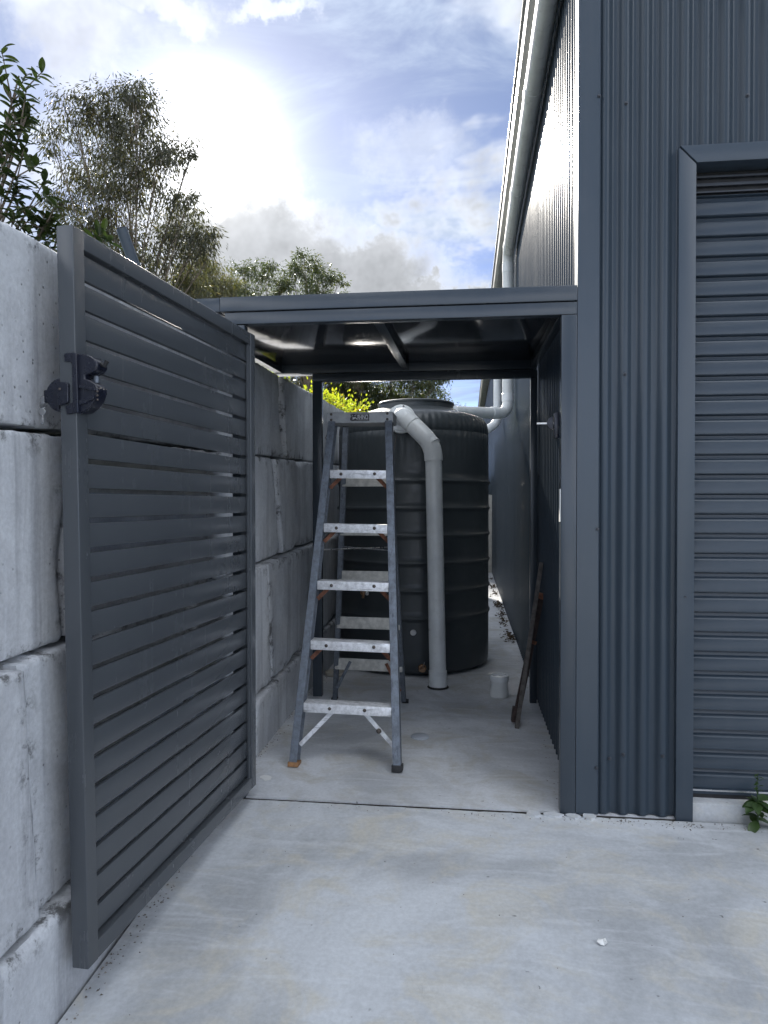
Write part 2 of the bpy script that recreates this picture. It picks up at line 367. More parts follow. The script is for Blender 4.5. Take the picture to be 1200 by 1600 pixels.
# ------------------------------------------------------------------ ground, slabs, bank
JY = 3.085                                # joint between the slab and the apron
def gz(y): return 0.0 if y >= JY else -0.052 * (JY - max(y, -1.0))
m = MB().add([(-600, -600, -0.42), (600, -600, -0.42), (600, 600, -0.42), (-600, 600, -0.42)], [(0, 1, 2, 3)])
struct(m.build('ground', M_GRASS), 'rough grassy ground around the yard')
def sheet(xs, ys, fz, thick):
    m = MB(); nx, ny = len(xs), len(ys)
    v = [(x, y, fz(x, y)) for y in ys for x in xs]; b = [(x, y, fz(x, y) - thick) for y in ys for x in xs]
    N = nx * ny; f = [(j * nx + i, j * nx + i + 1, (j + 1) * nx + i + 1, (j + 1) * nx + i) for j in range(ny - 1) for i in range(nx - 1)]
    per = [i for i in range(nx)] + [j * nx + nx - 1 for j in range(1, ny)] + [(ny - 1) * nx + i for i in range(nx - 2, -1, -1)] + [j * nx for j in range(ny - 2, 0, -1)]
    f += [(per[k], N + per[k], N + per[(k + 1) % len(per)], per[(k + 1) % len(per)]) for k in range(len(per))]
    return m.add(v + b, f)
def lin(a, b, n): return [a + (b - a) * i / (n - 1) for i in range(n)]
def nz(x, y, s, a): return a * noise.noise(Vector((x * s, y * s, 3.3)))
def apron_edge(x): return JY - 0.029 - (0.004 * noise.noise(Vector((x * 9, 0, 0))) + 0.006 * noise.noise(Vector((x * 30, 2, 0)))) + 0.004
# apron: the row next to the joint is ragged
xs = lin(-1.085, 0.9, 90) + lin(0.93, 8, 40); ys = lin(-30, 1.0, 14) + lin(1.1, 3.0, 30) + [JY]
def apron_z(x, y): return gz(y) + nz(x, y, 1.1, 0.004) - 0.002
m = sheet(xs, ys, apron_z, 0.16)
m.v = [(x, apron_edge(x) if abs(y - JY) < 1e-6 else y, z) for x, y, z in m.v]
apron = struct(m.build('concrete_apron', M_APRON, smooth=True), 'pale stained concrete apron in front of the gate')
xs = lin(-1.12, 0.93, 66); ys = lin(JY + 0.001, 6.5, 50) + lin(6.8, 26, 14)
slab = struct(sheet(xs, ys, lambda x, y: nz(x, y, 1.6, 0.003), 0.2).build('concrete_slab', M_SLAB, smooth=True), 'smooth grey concrete slab under the canopy')
MB().box((-1.12, JY - 0.06, -0.10), (0.93, JY + 0.0005, -0.0075)).build('joint_filler', M_JOINT, apron)
# thin broken-off pieces along the joint by the right post
random.seed(5)
x = 0.255
for w in (0.055, 0.08, 0.06, 0.05):
    n = 9; pts = []
    for k in range(n):
        a = 2 * math.pi * k / n; rr = 1 + random.uniform(-0.22, 0.22)
        pts.append((x + w / 2 + math.cos(a) * w * 0.5 * rr, JY - 0.030 + math.sin(a) * 0.024 * rr))
    MB().prism(pts, lambda a, b, t: (a, b, t), -0.03, 0.0015 + random.uniform(0, 0.003)).build('broken_piece', M_APRON, apron)
    x += w + 0.012
# raised earth behind the retaining wall
xs = lin(-400, -20, 12) + lin(-18, -1.75, 30); ys = lin(-40, -2, 8) + lin(-1, 20, 42) + lin(24, 400, 20)
struct(sheet(xs, ys, lambda x, y: 1.93 + nz(x, y, 0.6, 0.06) + max(0, -x - 8) * 0.01, 2.6).build('earth_bank', M_GRASS, smooth=True), 'raised grassy bank behind the retaining wall')

# ------------------------------------------------------------------ retaining wall of cast blocks
wall = thing('retaining_wall', (-1.4, 4.0, 0), 'tall wall of large stained cast concrete blocks on the left', 'wall')
RISE = 0.033
COURSES = [(-0.45, 0.215, -1.100), (0.215, 0.905, -1.118), (0.905, 1.512, -1.160), (1.512, 2.045, -1.180)]
JOINTS = [[-1.3, -0.1, 1.1, 2.35, 3.55, 4.75, 5.95, 7.15, 8.35, 9.55, 10.75, 11.95, 13.15], [-1.9, -0.7, 0.50, 1.71, 2.80, 3.93, 5.15, 6.35, 7.55, 8.75, 9.95, 11.15, 12.35, 13.5],
          [-1.73, -0.53, 0.67, 1.97, 3.07, 4.27, 5.47, 6.67, 7.87, 9.07, 10.27, 11.47, 12.67, 13.9], [-1.5, -0.3, 0.85, 2.05, 3.25, 4.50, 5.66, 6.86, 8.06, 9.26, 10.46, 11.66, 12.86, 14.0]]
SLANT = {(3, 5): (0.085, -0.085, 0.035), (2, 5): (0.10, -0.10, 0.045), (1, 3): (0.035, -0.03, 0.012), (1, 5): (0.04, -0.05, 0.006)}
def block(c, j, y0b, y0t, y1b, y1t, z0, z1, xf):
    seed = c * 31 + j * 7.7
    near = max(y0b, y1b) < 6.6
    ny, nzz = (52, 30) if near else (14, 9)
    rr = random.Random(int(seed * 10)); tilt = rr.uniform(-0.012, 0.012); off = rr.uniform(-0.008, 0.008); lean = rr.uniform(-0.006, 0.006)
    if (c, j) == (1, 3): off = -0.022
    if (c, j) == (1, 2): off = 0.012
    H0 = RISE
    V = []; E = []
    # grid parameters crowd towards the edges
    def par(n): return [0.5 - 0.5 * math.cos(math.pi * (0.06 + 0.88 * i / (n - 1))) for i in range(n)]
    def norm(l): a, b = l[0], l[-1]; return [(q - a) / (b - a) for q in l]
    U, Vv = norm(par(ny)), norm(par(nzz))
    for vi, v in enumerate(Vv):
        for ui, u in enumerate(U):
            y = (y0b * (1 - v) + y0t * v) * (1 - u) + (y1b * (1 - v) + y1t * v) * u
            z = z0 + (z1 - z0) * v + H0 * (y - 1.6)
            w = (y1b - y0b); h = z1 - z0
            de = min(u * w, (1 - u) * w, v * h, (1 - v) * h)
            N1 = noise.noise(Vector((y * 6, z * 6, seed))); N2 = noise.noise(Vector((y * 22, z * 22, seed + 5)))
            chip = max(0.0, noise.noise(Vector((y * 3.5, z * 3.5, seed + 9))) - 0.15) * (0.03 if v > 0.75 and c == 3 else 0.10)
            rnd = 0.010 + chip
            ed = max(0.0, 1 - de / (0.014 + chip * 1.2)) ** 2
            x = xf + off + tilt * (u - 0.5) * 2 + lean * (v - 0.5) * 2 + 0.0035 * N1 + 0.0016 * N2 - ed * rnd * (0.8 + 0.5 * N2)
            if ui in (0, ny - 1): y += (1 if ui == 0 else -1) * max(0, 0.004 + 0.008 * N2 + chip * 0.12)
            if vi in (0, nzz - 1): z += (1 if vi == 0 else -1) * max(0, 0.003 + 0.008 * N2 + chip * 0.14)
            V.append((x, y, z)); E.append(max(0.0, 1 - de / 0.16))
    F = [(b * ny + a, b * ny + a + 1, (b + 1) * ny + a + 1, (b + 1) * ny + a) for b in range(nzz - 1) for a in range(ny - 1)]
    per = list(range(ny)) + [b * ny + ny - 1 for b in range(1, nzz)] + [(nzz - 1) * ny + a for a in range(ny - 2, -1, -1)] + [b * ny for b in range(nzz - 2, 0, -1)]
    k = len(V); V += [(-1.74, V[i][1], V[i][2]) for i in per]; E += [1.0] * len(per); n = len(per)
    F += [(per[i], k + i, k + (i + 1) % n, per[(i + 1) % n]) for i in range(n)]; F.append(tuple(range(k, k + n)))
    mb = MB(); mb.v = V; mb.f = F
    o = mb.build('concrete_block', M_BLOCK, wall, smooth=True, auto=50)
    a = o.data.attributes.new('edge', 'FLOAT', 'POINT'); a.data.foreach_set('value', E)
random.seed(11)
for c, (z0, z1, xf) in enumerate(COURSES):
    jj = []
    for j, y in enumerate(JOINTS[c]):
        sb, st, g = SLANT.get((c, j), (random.uniform(-0.012, 0.012), random.uniform(-0.012, 0.012), random.uniform(0.006, 0.014)))
        jj.append((y + sb, y + st, g))
    for j in range(len(jj) - 1):
        a, b = jj[j], jj[j + 1]
        gt_a = a[2]; gt_b = b[2]
        block(c, j, a[0] + 0.004, a[1] + gt_a, b[0] - 0.004, b[1] - gt_b * 0.3, z0 + 0.005, z1 - 0.005, xf)

# ------------------------------------------------------------------ shed
SX = 0.472                               # side wall plane
FY = 3.085                               # front wall plane
SHED_L, SHED_W, EAVE = 24.0, 9.0, 3.98
shed = thing('shed', (5.0, 12.0, 0), 'tall dark blue grey corrugated steel shed on the right', 'shed')
PITCH, AMP = 0.0800, 0.0110
def corr(u0, u1, seg=12):
    n = max(2, int(round((u1 - u0) / PITCH * seg)) + 1); return [u0 + (u1 - u0) * i / (n - 1) for i in range(n)]
def corr_profile(u):                      # rounded ridges, flatter pans
    x = abs((u / PITCH + 0.5) % 1.0 - 0.5); q = min(1.0, max(0.0, (0.42 - x) / 0.36)); return AMP * (2 * q * q * (3 - 2 * q) - 1)
def front_sheet(x0, x1, z0, z1, seg=20):
    us = corr(x0, x1, seg); v = []
    for z in (z0, z1):
        for u in us: v.append((u, FY + 0.004 - corr_profile(u - 0.575), z))
    n = len(us); m = MB().add(v, [(i, i + 1, n + i + 1, n + i) for i in range(n - 1)])
    return m.build('wall_sheet', M_SHED, shed, smooth=True, auto=80)
front_sheet(0.535, 0.93, 0.004, 5.0); front_sheet(0.93, 4.0, 2.77, 5.2); front_sheet(4.0, SX + SHED_W, 0.01, 5.2, 6)
# side wall: 24 m of vertical corrugation, sheets of 0.762 m with a lap
def side_sheet(y0, y1, lift):
    us = corr(y0, y1, 12); n = len(us); v = []
    for z in (-0.02, 1.4, 2.7, EAVE):
        for u in us:
            wav = 0.0015 * noise.noise(Vector((u * 0.8, z * 0.6, 1.0)))
            v.append((SX + 0.004 - lift + wav - corr_profile(u - FY), u, z))
    f = [(r * n + i, r * n + i + 1, (r + 1) * n + i + 1, (r + 1) * n + i) for r in range(3) for i in range(n - 1)]
    return MB().add(v, f).build('wall_sheet', M_SHED, shed, smooth=True, auto=80)
y = FY + 0.02; k = 0
while y < FY + SHED_L:
    y1 = min(y + PITCH * 10, FY + SHED_L); side_sheet(y, y1, 0.0012 * (k % 2)); y = y1; k += 1
# hidden sides and roof
MB().box((SX + SHED_W - 0.03, FY + 0.03, 0), (SX + SHED_W, FY + SHED_L, EAVE)).build('side_wall', M_SHED, shed)
MB().box((SX + 0.03, FY + SHED_L - 0.03, 0), (SX + SHED_W - 0.03, FY + SHED_L, EAVE)).build('end_wall', M_SHED, shed)
xr = SX + SHED_W / 2
roof = MB().add([(SX - 0.06, FY - 0.01, EAVE + 0.06), (SX - 0.06, FY + SHED_L, EAVE + 0.06), (xr, FY + SHED_L, EAVE + 1.26), (xr, FY - 0.01, EAVE + 1.26), (SX + SHED_W + 0.06, FY + SHED_L, EAVE + 0.06), (SX + SHED_W + 0.06, FY - 0.01, EAVE + 0.06),
                 (SX - 0.06, FY - 0.01, EAVE + 0.02), (SX - 0.06, FY + SHED_L, EAVE + 0.02), (xr, FY + SHED_L, EAVE + 1.2), (xr, FY - 0.01, EAVE + 1.2), (SX + SHED_W + 0.06, FY + SHED_L, EAVE + 0.02), (SX + SHED_W + 0.06, FY - 0.01, EAVE + 0.02)],
                [(0, 1, 2, 3), (3, 2, 4, 5), (6, 9, 8, 7), (9, 11, 10, 8), (0, 3, 9, 6), (3, 5, 11, 9), (1, 7, 8, 2), (2, 8, 10, 4), (0, 6, 7, 1), (4, 10, 11, 5)]).build('roof', M_SHED, shed)
# corner flashing: a folded angle with a small return
def fold(poly, name, z0, z1, mtl, bev=0.002):
    return MB().prism(poly, lambda a, b, t: (a, b, t), z0, z1).build(name, mtl, shed, bevel=bev, seg=2)
cf = fold([(0.460, FY - 0.011), (0.548, FY - 0.011), (0.554, FY - 0.004), (0.554, FY - 0.002), (0.548, FY - 0.009), (0.4625, FY - 0.009), (0.4625, FY + 0.075), (0.460, FY + 0.075)], 'corner_flashing', 0.002, 5.0, M_TRIM, 0.0)
# door surround
DX0, DX1, DZ0, DZ1 = 0.935, 3.95, 0.078, 2.715
fr = MB().prism([(0.866, -0.012), (DX0, -0.012), (DX0, DZ1), (0.866, DZ1 + 0.073)], lambda a, b, t: (a, t, b), FY - 0.016, FY + 0.10)
jamb = fr.build('door_jamb_flashing', M_TRIM, shed, bevel=0.003)
hd = MB().prism([(0.8695, DZ1 + 0.0775), (DX0 + 0.0022, DZ1 + 0.0045), (DX1 - 0.002, DZ1 + 0.0045), (DX1 + 0.07, DZ1 + 0.0775)], lambda a, b, t: (a, t, b), FY - 0.019, FY + 0.10)
hd.build('door_head_flashing', M_TRIM, shed, bevel=0.003)
MB().prism([(DX1, -0.012), (DX1 + 0.07, -0.012), (DX1 + 0.07, DZ1 + 0.073), (DX1, DZ1)], lambda a, b, t: (a, t, b), FY - 0.016, FY + 0.10).build('door_jamb_flashing', M_TRIM, shed, bevel=0.003)
# concrete sill below the door
MB().box((DX0 - 0.02, FY - 0.004, -0.15), (DX1 + 0.02, FY + 0.5, 0.068)).build('door_sill', M_APRON, shed, bevel=0.006)
# roller door: every slat a piece
CY = FY + 0.062
door = MB().box((DX0, CY + 0.03, DZ0), (DX1, CY + 0.034, DZ1 + 0.3)).build('roller_door', M_DOOR, shed)
SP = 0.0836
prof = [(0.0, 0.0), (0.0, 0.050), (0.0035, 0.0535), (0.004, 0.0560), (0.019, 0.062), (0.019, 0.0765), (0.0015, 0.0800), (0.0, SP - 0.0008), (0.026, SP - 0.0008), (0.026, 0.0)]
sm = MB().prism(prof, lambda a, b, t: (t, a, b), DX0 - 0.02 - (DX0 + DX1) / 2, DX1 + 0.02 - (DX0 + DX1) / 2).mesh('slat', M_DOOR, bevel=0.0009, seg=1)
z = 0.108
while z < DZ1 - 0.13:
    link('slat', sm, ((DX0 + DX1) / 2, CY + random.uniform(-0.0006, 0.0006), z), door); z += SP
MB().box((DX0 - 0.01, CY - 0.012, DZ0 + 0.008), (DX1 + 0.01, CY + 0.028, 0.1075)).build('bottom_rail', M_DOOR, door, bevel=0.004)
MB().box((DX0 - 0.01, CY - 0.0135, 0.0995), (DX1 + 0.01, CY - 0.0118, 0.106)).build('rail_strip', M_STEEL, door)
MB().box((DX0 - 0.01, CY - 0.006, DZ0 - 0.009), (DX1 + 0.01, CY + 0.024, DZ0 + 0.008)).build('weather_seal', M_BLACK, door)
for zz, h in ((z + 0.012, 0.006), (z + 0.04, 0.012), (z + 0.075, 0.008)):
    MB().box((DX0 - 0.01, CY + 0.002, zz), (DX1 + 0.01, CY + 0.02, zz + h)).build('drum_lip', M_SCREW, door)  # lips coloured dark to go with the painted shade behind
MB().box((DX0 - 0.01, CY + 0.021, z + 0.001), (DX1 + 0.01, CY + 0.028, DZ1 + 0.29)).build('drum_shade_panel', M_BLACK, door)  # black panel paints in the shade above the curtain
# screws on the cladding
scm = MB().lathe([(0.0, -0.007), (0.0042, -0.007), (0.0046, -0.002), (0.0075, -0.0015), (0.0078, 0.002)], (0, 0, 0), 10).mesh('screw', M_SCREW, smooth=True)
RIDGE = [0.575 + PITCH * k for k in range(0, 12)]
for k, x in enumerate(RIDGE):
    for zz in (2.985, 4.2) if x > 0.95 else ((2.985, 1.86, 0.26, 4.2) if k in (1, 3) else (4.2,)):
        if k % 3 != 1 and zz != 0.26 : continue
        link('screw', scm, (x, FY + 0.004 - AMP - 0.0025, zz), shed, (R(-90), 0, 0))
for x, zz in ((0.545, 3.02), (0.544, 0.20), (0.60, 0.24), (0.545, 1.21), (0.90, 0.93)):
    link('screw', scm, (x, FY - (0.013 if x < 0.56 or x > 0.88 else 0.0065), zz), shed, (R(-90), 0, 0))
# gutter along the eave
gp = [(0.468, EAVE - 0.055), (0.345, EAVE - 0.055), (0.318, EAVE - 0.03), (0.312, EAVE + 0.055), (0.296, EAVE + 0.06), (0.296, EAVE + 0.072), (0.315, EAVE + 0.072), (0.318, EAVE + 0.058), (0.324, EAVE - 0.024), (0.348, EAVE - 0.049), (0.468, EAVE - 0.049)]
MB().prism(gp, lambda a, b, t: (a, t, b), FY - 0.03, FY + SHED_L + 0.02).build('gutter', M_GUTTER, shed, bevel=0.002)

# eave pipe running down to the tank, with couplings
ep = thing('rainwater_pipe', (0.385, 7.0, 2.2), 'long grey plastic pipe under the shed gutter dropping to the tank', 'pipe')
PX = 0.392
pts = [(PX, 2.6, 3.855), (PX, 7.02, 3.755), (PX, 7.02, 2.19), (-0.12, 6.62, 2.165)]
MB().tube(round_path(pts, 0.12, 10), 0.054, 28).build('pipe_run', M_PVC, ep, smooth=True)
def collar(parent, p, d, r, l, mtl, name='coupling'):
    p, d = Vector(p), Vector(d).normalized()
    MB().tube([p - d * l / 2, p - d * (l / 2 - 0.004), p + d * (l / 2 - 0.004), p + d * l / 2], [r - 0.003, r, r, r - 0.003], 28).build(name, mtl, parent, smooth=True)
dd = Vector((0, 4.42, -0.1))
for yy in (4.42, 5.75): collar(ep, (PX, yy, 3.855 - 0.1 * (yy - 2.6) / 4.42), dd, 0.058, 0.10, M_PVC)
collar(ep, (PX, 6.86, 3.7585), dd, 0.058, 0.09, M_PVC); collar(ep, (PX, 7.02, 3.60), (0, 0, 1), 0.058, 0.09, M_PVCW); collar(ep, (PX, 7.02, 2.345), (0, 0, 1), 0.059, 0.08, M_PVCW)
collar(ep, (PX - 0.145, 6.906, 2.184), (-0.512, -0.4, -0.02), 0.059, 0.05, M_PVCW)
d2 = thing('downpipe', (PX, 9.4, 2.2), 'pale downpipe further along the shed wall, behind the tank', 'pipe')
pts = [(PX, 9.35, EAVE - 0.06), (PX, 9.35, 2.36), (PX - 0.30, 9.20, 2.16)]
MB().tube(round_path(pts, 0.10, 8), 0.054, 24).build('pipe_run', M_PVCW, d2, smooth=True)
collar(d2, (PX, 9.35, 2.50), (0, 0, 1), 0.059, 0.07, M_PVCW); collar(d2, (PX, 9.35, 3.84), (0, 0, 1), 0.059, 0.07, M_PVCW)

# ------------------------------------------------------------------ canopy over the opening
can = thing('canopy', (-0.3, 3.9, 0), 'dark steel canopy frame between the wall and the shed', 'canopy')
def cbox(name, a, b, mtl=M_CANOPY, bev=0.003): return MB().box(a, b).build(name, mtl, can, bevel=bev)
F0, F1 = FY - 0.012, FY + 0.04            # front frame depth
B0, B1 = 4.745, 4.795                     # rear frame depth
cbox('post', (0.394, F0, -0.004), (0.4582, F1, 2.114))
cbox('post', (-1.042, F0 + 0.002, -0.004), (-0.985, F1, 2.112))
cbox('post', (0.412, B0, 0), (0.456, B1, 2.142)); cbox('post', (-1.045, B0, 0), (-0.982, B1, 2.142))
cbox('header_beam', (-1.075, F0 + 0.001, 2.1155), (0.4582, F1 + 0.002, 2.168))
cbox('fascia', (-1.095, F0 - 0.006, 2.1715), (0.4586, F1 + 0.03, 2.236), bev=0.004)
cbox('fascia', (-1.30, F0 - 0.003, 2.1715), (-1.0965, F1 + 0.03, 2.2345), bev=0.004)
cbox('rear_header_beam', (-1.045, B0 + 0.001, 2.1435), (0.456, B1 - 0.001, 2.196)); cbox('rear_fascia', (-1.30, B0 - 0.02, 2.1985), (0.450, B1 + 0.04, 2.272))
def sb(x0, x1, z0a, z1a, z0b, z1b, name, mtl=M_CANOPY, ya=F1 + 0.033, yb=B0 - 0.023):
    m = MB(); v = [(x0, ya, z0a), (x1, ya, z0a), (x1, yb, z0b), (x0, yb, z0b), (x0, ya, z1a), (x1, ya, z1a), (x1, yb, z1b), (x0, yb, z1b)]
    return m.add(v, [(0, 3, 2, 1), (4, 5, 6, 7), (0, 1, 5, 4), (1, 2, 6, 5), (2, 3, 7, 6), (3, 0, 4, 7)]).build(name, mtl, can, bevel=0.002)
sb(-1.30, -1.25, 2.150, 2.199, 2.202, 2.251, 'side_beam'); sb(0.405, 0.448, 2.150, 2.199, 2.202, 2.251, 'side_beam')
sb(-0.432, -0.385, 2.150, 2.1995, 2.205, 2.2515, 'rafter')
for xa, xb in ((-1.30, 0.450),):
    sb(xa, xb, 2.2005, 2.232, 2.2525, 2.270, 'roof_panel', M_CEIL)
# latch keeper on the right post
MB().box((0.372, 3.13, 1.60), (0.393, 3.165, 1.71)).build('keeper_plate', M_LOCK, can, bevel=0.004)
MB().tube([(0.30, 3.15, 1.665), (0.372, 3.15, 1.665)], 0.005, 12).build('keeper_pin', M_STEEL, can, smooth=True)
MB().prism([(0.372 - 0.03 * math.cos(a), 1.665 + 0.03 * math.sin(a)) for a in lin(-1.5, 1.5, 9)], lambda a, b, t: (a, t, b), 3.142, 3.158).build('keeper_boss', M_LOCK, can, bevel=0.002)
MB().box((0.390, 3.076, 1.24), (0.3935, 3.105, 1.38)).build('strike_plate', M_WHITE, can, bevel=0.001)

# ------------------------------------------------------------------ slatted gate, swung open against the wall
GH, GF = Vector((-0.936, 3.075, 0)), Vector((-1.012, 1.795, 0))     # visible face: hinge end, free end
GS = (GH - GF).normalized(); GN = Vector((GS.y, -GS.x, 0)); GLEN = (GH - GF).length
def twist(s, z): return -0.036 * (z / 2.06) * (1 - s / GLEN)      # the free end has racked towards the wall
def G(s, n, z): return GF + GS * s + GN * (n + twist(s, z)) + Vector((0, 0, z))
gate = thing('slatted_gate', (-0.98, 2.43, 0.06), 'dark grey horizontal slat gate standing open beside the block wall', 'gate')
GZ0, GZ1, TH = 0.060, 2.064, 0.049
def gbox(name, s0, s1, n0, n1, z0, z1, mtl=M_GATE, bev=0.004, parent=None):
    return MB().box((s0, n0, z0), (s1, n1, z1), lambda p: G(p.x, p.y, p.z)).build(name, mtl, parent or gate, bevel=bev, seg=3)
gbox('stile', 0, 0.05, -TH, 0, GZ0, GZ1); gbox('stile', GLEN - 0.05, GLEN, -TH, 0, GZ0, GZ1)
gbox('rail', 0.0505, GLEN - 0.0505, -TH + 0.001, -0.001, GZ1 - 0.0505, GZ1 - 0.0005); gbox('rail', 0.0505, GLEN - 0.0505, -TH + 0.001, -0.001, GZ0 + 0.0005, GZ0 + 0.0505)
NS = 23; zi0, zi1 = GZ0 + 0.0505 + 0.012, GZ1 - 0.0505 - 0.004; pitch = (zi1 - zi0 + 0.012) / NS
ang = math.atan2(GS.y, GS.x)
slm = MB().box((-(GLEN - 0.101) / 2, -0.008, 0), ((GLEN - 0.101) / 2, 0.008, pitch - 0.0145)).mesh('slat', M_GATE, bevel=0.0022, seg=2)
for k in range(NS):
    link('slat', slm, G(GLEN / 2, -0.026, zi0 + k * pitch), gate, (0, 0, ang + twist(0, zi0 + k * pitch) / GLEN))
gbox('slat_rail', GLEN - 0.066, GLEN - 0.0505, -0.016, -0.006, GZ0 + 0.051, GZ1 - 0.051, bev=0.001)
for zz in (0.3, 1.85):
    MB().tube([G(GLEN + 0.012, -0.03, zz - 0.05), G(GLEN + 0.012, -0.03, zz + 0.05)], 0.011, 14).build('hinge', M_LOCK, gate, smooth=True)
# lock: front body, lugs, spine, rear housing with thumb turn
U_ = 0.000205; ZC = 1.640
def LK(pts): return [((a - 660) * U_, (585 - b) * U_) for a, b in pts]
def lock_piece(name, pts, s0, s1, parent, mtl=M_LOCK, bev=0.004, seg=3):
    return MB().prism(LK(pts), lambda a, b, t: G(t, a, ZC + b), s0, s1).build(name, mtl, parent, bevel=bev, seg=seg)
body = lock_piece('lock', [(662, 195), (790, 200), (880, 235), (950, 300), (965, 360), (930, 420), (850, 455), (775, 470), (770, 520), (850, 545), (920, 590), (950, 640), (950, 700), (910, 800), (830, 890), (740, 950), (662, 965)], 0.004, 0.052, gate, bev=0.006)
lock_piece('lock_rib', [(690, 600), (930, 650), (935, 690), (700, 645)], -0.001, 0.02, body, bev=0.0015)
lock_piece('lock_rib', [(690, 800), (760, 790), (920, 740), (915, 790), (780, 850), (700, 870)], -0.002, 0.02, body, bev=0.0015)
lock_piece('lock_spine', [(622, 190), (690, 190), (700, 970), (622, 975)], -0.006, 0.02, body, bev=0.003)
lock_piece('lock_lug', [(512, 195), (621, 185), (621, 330), (590, 300), (512, 290)], -0.005, 0.001, body, bev=0.002)
lock_piece('lock_lug', [(512, 885), (590, 850), (621, 830), (621, 975), (530, 985)], -0.005, 0.001, body, bev=0.002)
MB().tube([G(0.02, (960 - 660) * U_, ZC + 0.055), G(0.02, (1010 - 660) * U_, ZC + 0.048), G(0.02, (1050 - 660) * U_, ZC + 0.062)], 0.006, 10).build('lock_lever', M_BLACK, body, smooth=True)
MB().lathe([(0, -0.011), (0.007, -0.009), (0.008, 0), (0.007, 0.009), (0, 0.011)], tuple(G(0.03, (860 - 660) * U_, ZC + 0.014)), 16).build('key_cylinder', M_RAIL, body, smooth=True)
for b in (690, 745, 800): MB().lathe([(0, -0.003), (0.003, -0.002), (0.003, 0.002), (0, 0.003)], tuple(G(0.006, (955 - 660) * U_ - 0.002, ZC + (585 - b) * U_)), 10).build('lock_pin', M_RIVET, body, smooth=True)
cc = [(405 + 235 * math.cos(a), 720 - 225 * math.sin(a)) for a in lin(0.45 * math.pi, 1.55 * math.pi, 18)]
lock_piece('rear_housing', [(418, 495)] + cc[1:-1] + [(418, 945)], 0.010, 0.05, body, bev=0.008)
lock_piece('rear_bracket', [(419, 560), (560, 575), (575, 600), (572, 830), (540, 850), (419, 875)], -0.010, 0.001, body, bev=0.003)
lock_piece('thumb_turn', [(125, 645), (185, 640), (185, 815), (132, 812)], 0.016, 0.04, body, bev=0.004)
MB().lathe([(0, -0.004), (0.0035, -0.003), (0.0035, 0.003), (0, 0.004)], tuple(G(-0.010, (460 - 660) * U_, ZC + (585 - 660) * U_)), 10).build('lock_pin', M_RIVET, body, smooth=True)
# keys hanging from the back of the lock
keys = thing('key', tuple(G(0.028, (105 - 660) * U_, ZC - 0.11)), 'small silver key hanging from the gate lock beside the block wall', 'key')
def key_piece(name, pts, s0, s1): return MB().prism(LK(pts), lambda a, b, t: G(t, a, ZC + b), s0, s1).build(name, M_STEEL, keys, bevel=0.0004, seg=1)
key_piece('key_bow', [(70 + 42 * math.cos(a), 770 + 55 * math.sin(a)) for a in lin(0, 5.9, 12)] , 0.027, 0.029)
key_piece('key_shaft', [(110, 755), (140, 750), (140, 775), (110, 780)], 0.027, 0.029)
MB().tube([G(0.028 + 0.009 * math.sin(a), (80 - 660) * U_ + 0.010 * math.cos(a), ZC + (585 - 840) * U_ + 0.010 * math.sin(a)) for a in lin(0, 2 * math.pi, 19)], 0.0008, 6, False).build('key_ring', M_STEEL, keys, smooth=True)
key_piece('key_bow', [(70 + 48 * math.cos(a), 925 + 45 * math.sin(a)) for a in lin(0, 5.9, 12)], 0.025, 0.0266)
key_piece('key_shaft', [(60, 968), (82, 968), (88, 1100), (72, 1110), (50, 1090)], 0.025, 0.0266)

# ------------------------------------------------------------------ water tank
TX, TY, TR = -0.452, 5.99, 0.628
tank = thing('water_tank', (TX, TY, 0), 'tall round dark green black ribbed plastic water tank', 'tank')
prof = [(0.0, 0.012), (TR - 0.03, 0.012), (TR - 0.012, 0.02), (TR, 0.05)]
RIBS = [0.44, 0.65, 0.86, 1.07, 1.28, 1.49]
prev = 0.05
for zr in RIBS:
    prof += [(TR + 0.001, prev + 0.06), (TR + 0.001, zr - 0.035), (TR + 0.002, zr - 0.018), (TR + 0.008, zr - 0.011), (TR + 0.0125, zr - 0.004), (TR + 0.0125, zr + 0.004), (TR + 0.008, zr + 0.011), (TR + 0.002, zr + 0.018)]; prev = zr
prof += [(TR, 1.56), (TR, 1.60), (TR - 0.001, 1.66), (TR - 0.002, 1.74), (TR - 0.003, 1.82), (TR - 0.003, 1.872), (TR - 0.006, 1.876), (TR - 0.006, 1.882), (TR - 0.003, 1.886), (TR - 0.006, 1.93), (TR - 0.014, 1.965), (TR - 0.03, 1.995), (TR - 0.055, 2.018), (TR - 0.10, 2.036), (TR - 0.2, 2.062), (0.36, 2.085), (0.345, 2.09)]
def flute(a, z, r):
    if z < 1.6 or r < TR - 0.12: return 0
    k = min(1, (z - 1.6) / 0.25) * min(1, max(0, (r - (TR - 0.12)) / 0.06)); return 0.0018 * k * math.cos(72 * a)
MB().lathe(prof, (TX, TY, 0), 432, flute).build('tank_body', M_TANK, tank, smooth=True, auto=60)
lid = MB().lathe([(0.36, 2.078), (0.345, 2.094), (0.318, 2.10), (0.314, 2.135), (0.322, 2.139), (0.322, 2.152), (0.312, 2.158), (0.2, 2.166), (0.0, 2.168)], (TX + 0.02, TY, 0), 96).build('tank_lid', M_TANK, tank, smooth=True)
def on_tank(ang, z, r=0): return Vector((TX + (TR + r) * math.sin(ang), TY - (TR + r) * math.cos(ang), z))
def disc(name, ang, z, r, t, mtl, parent=tank):
    c0, c1 = on_tank(ang, z, -0.004), on_tank(ang, z, t)
    return MB().tube([c0, c0 * 0.3 + c1 * 0.7, c1], [r, r, r * 0.86], 24).build(name, mtl, parent, smooth=True, auto=40)
a_plug = math.asin((-0.405 - TX) / TR) 
disc('plug', a_plug, 0.338, 0.023, 0.012, M_WHITE)
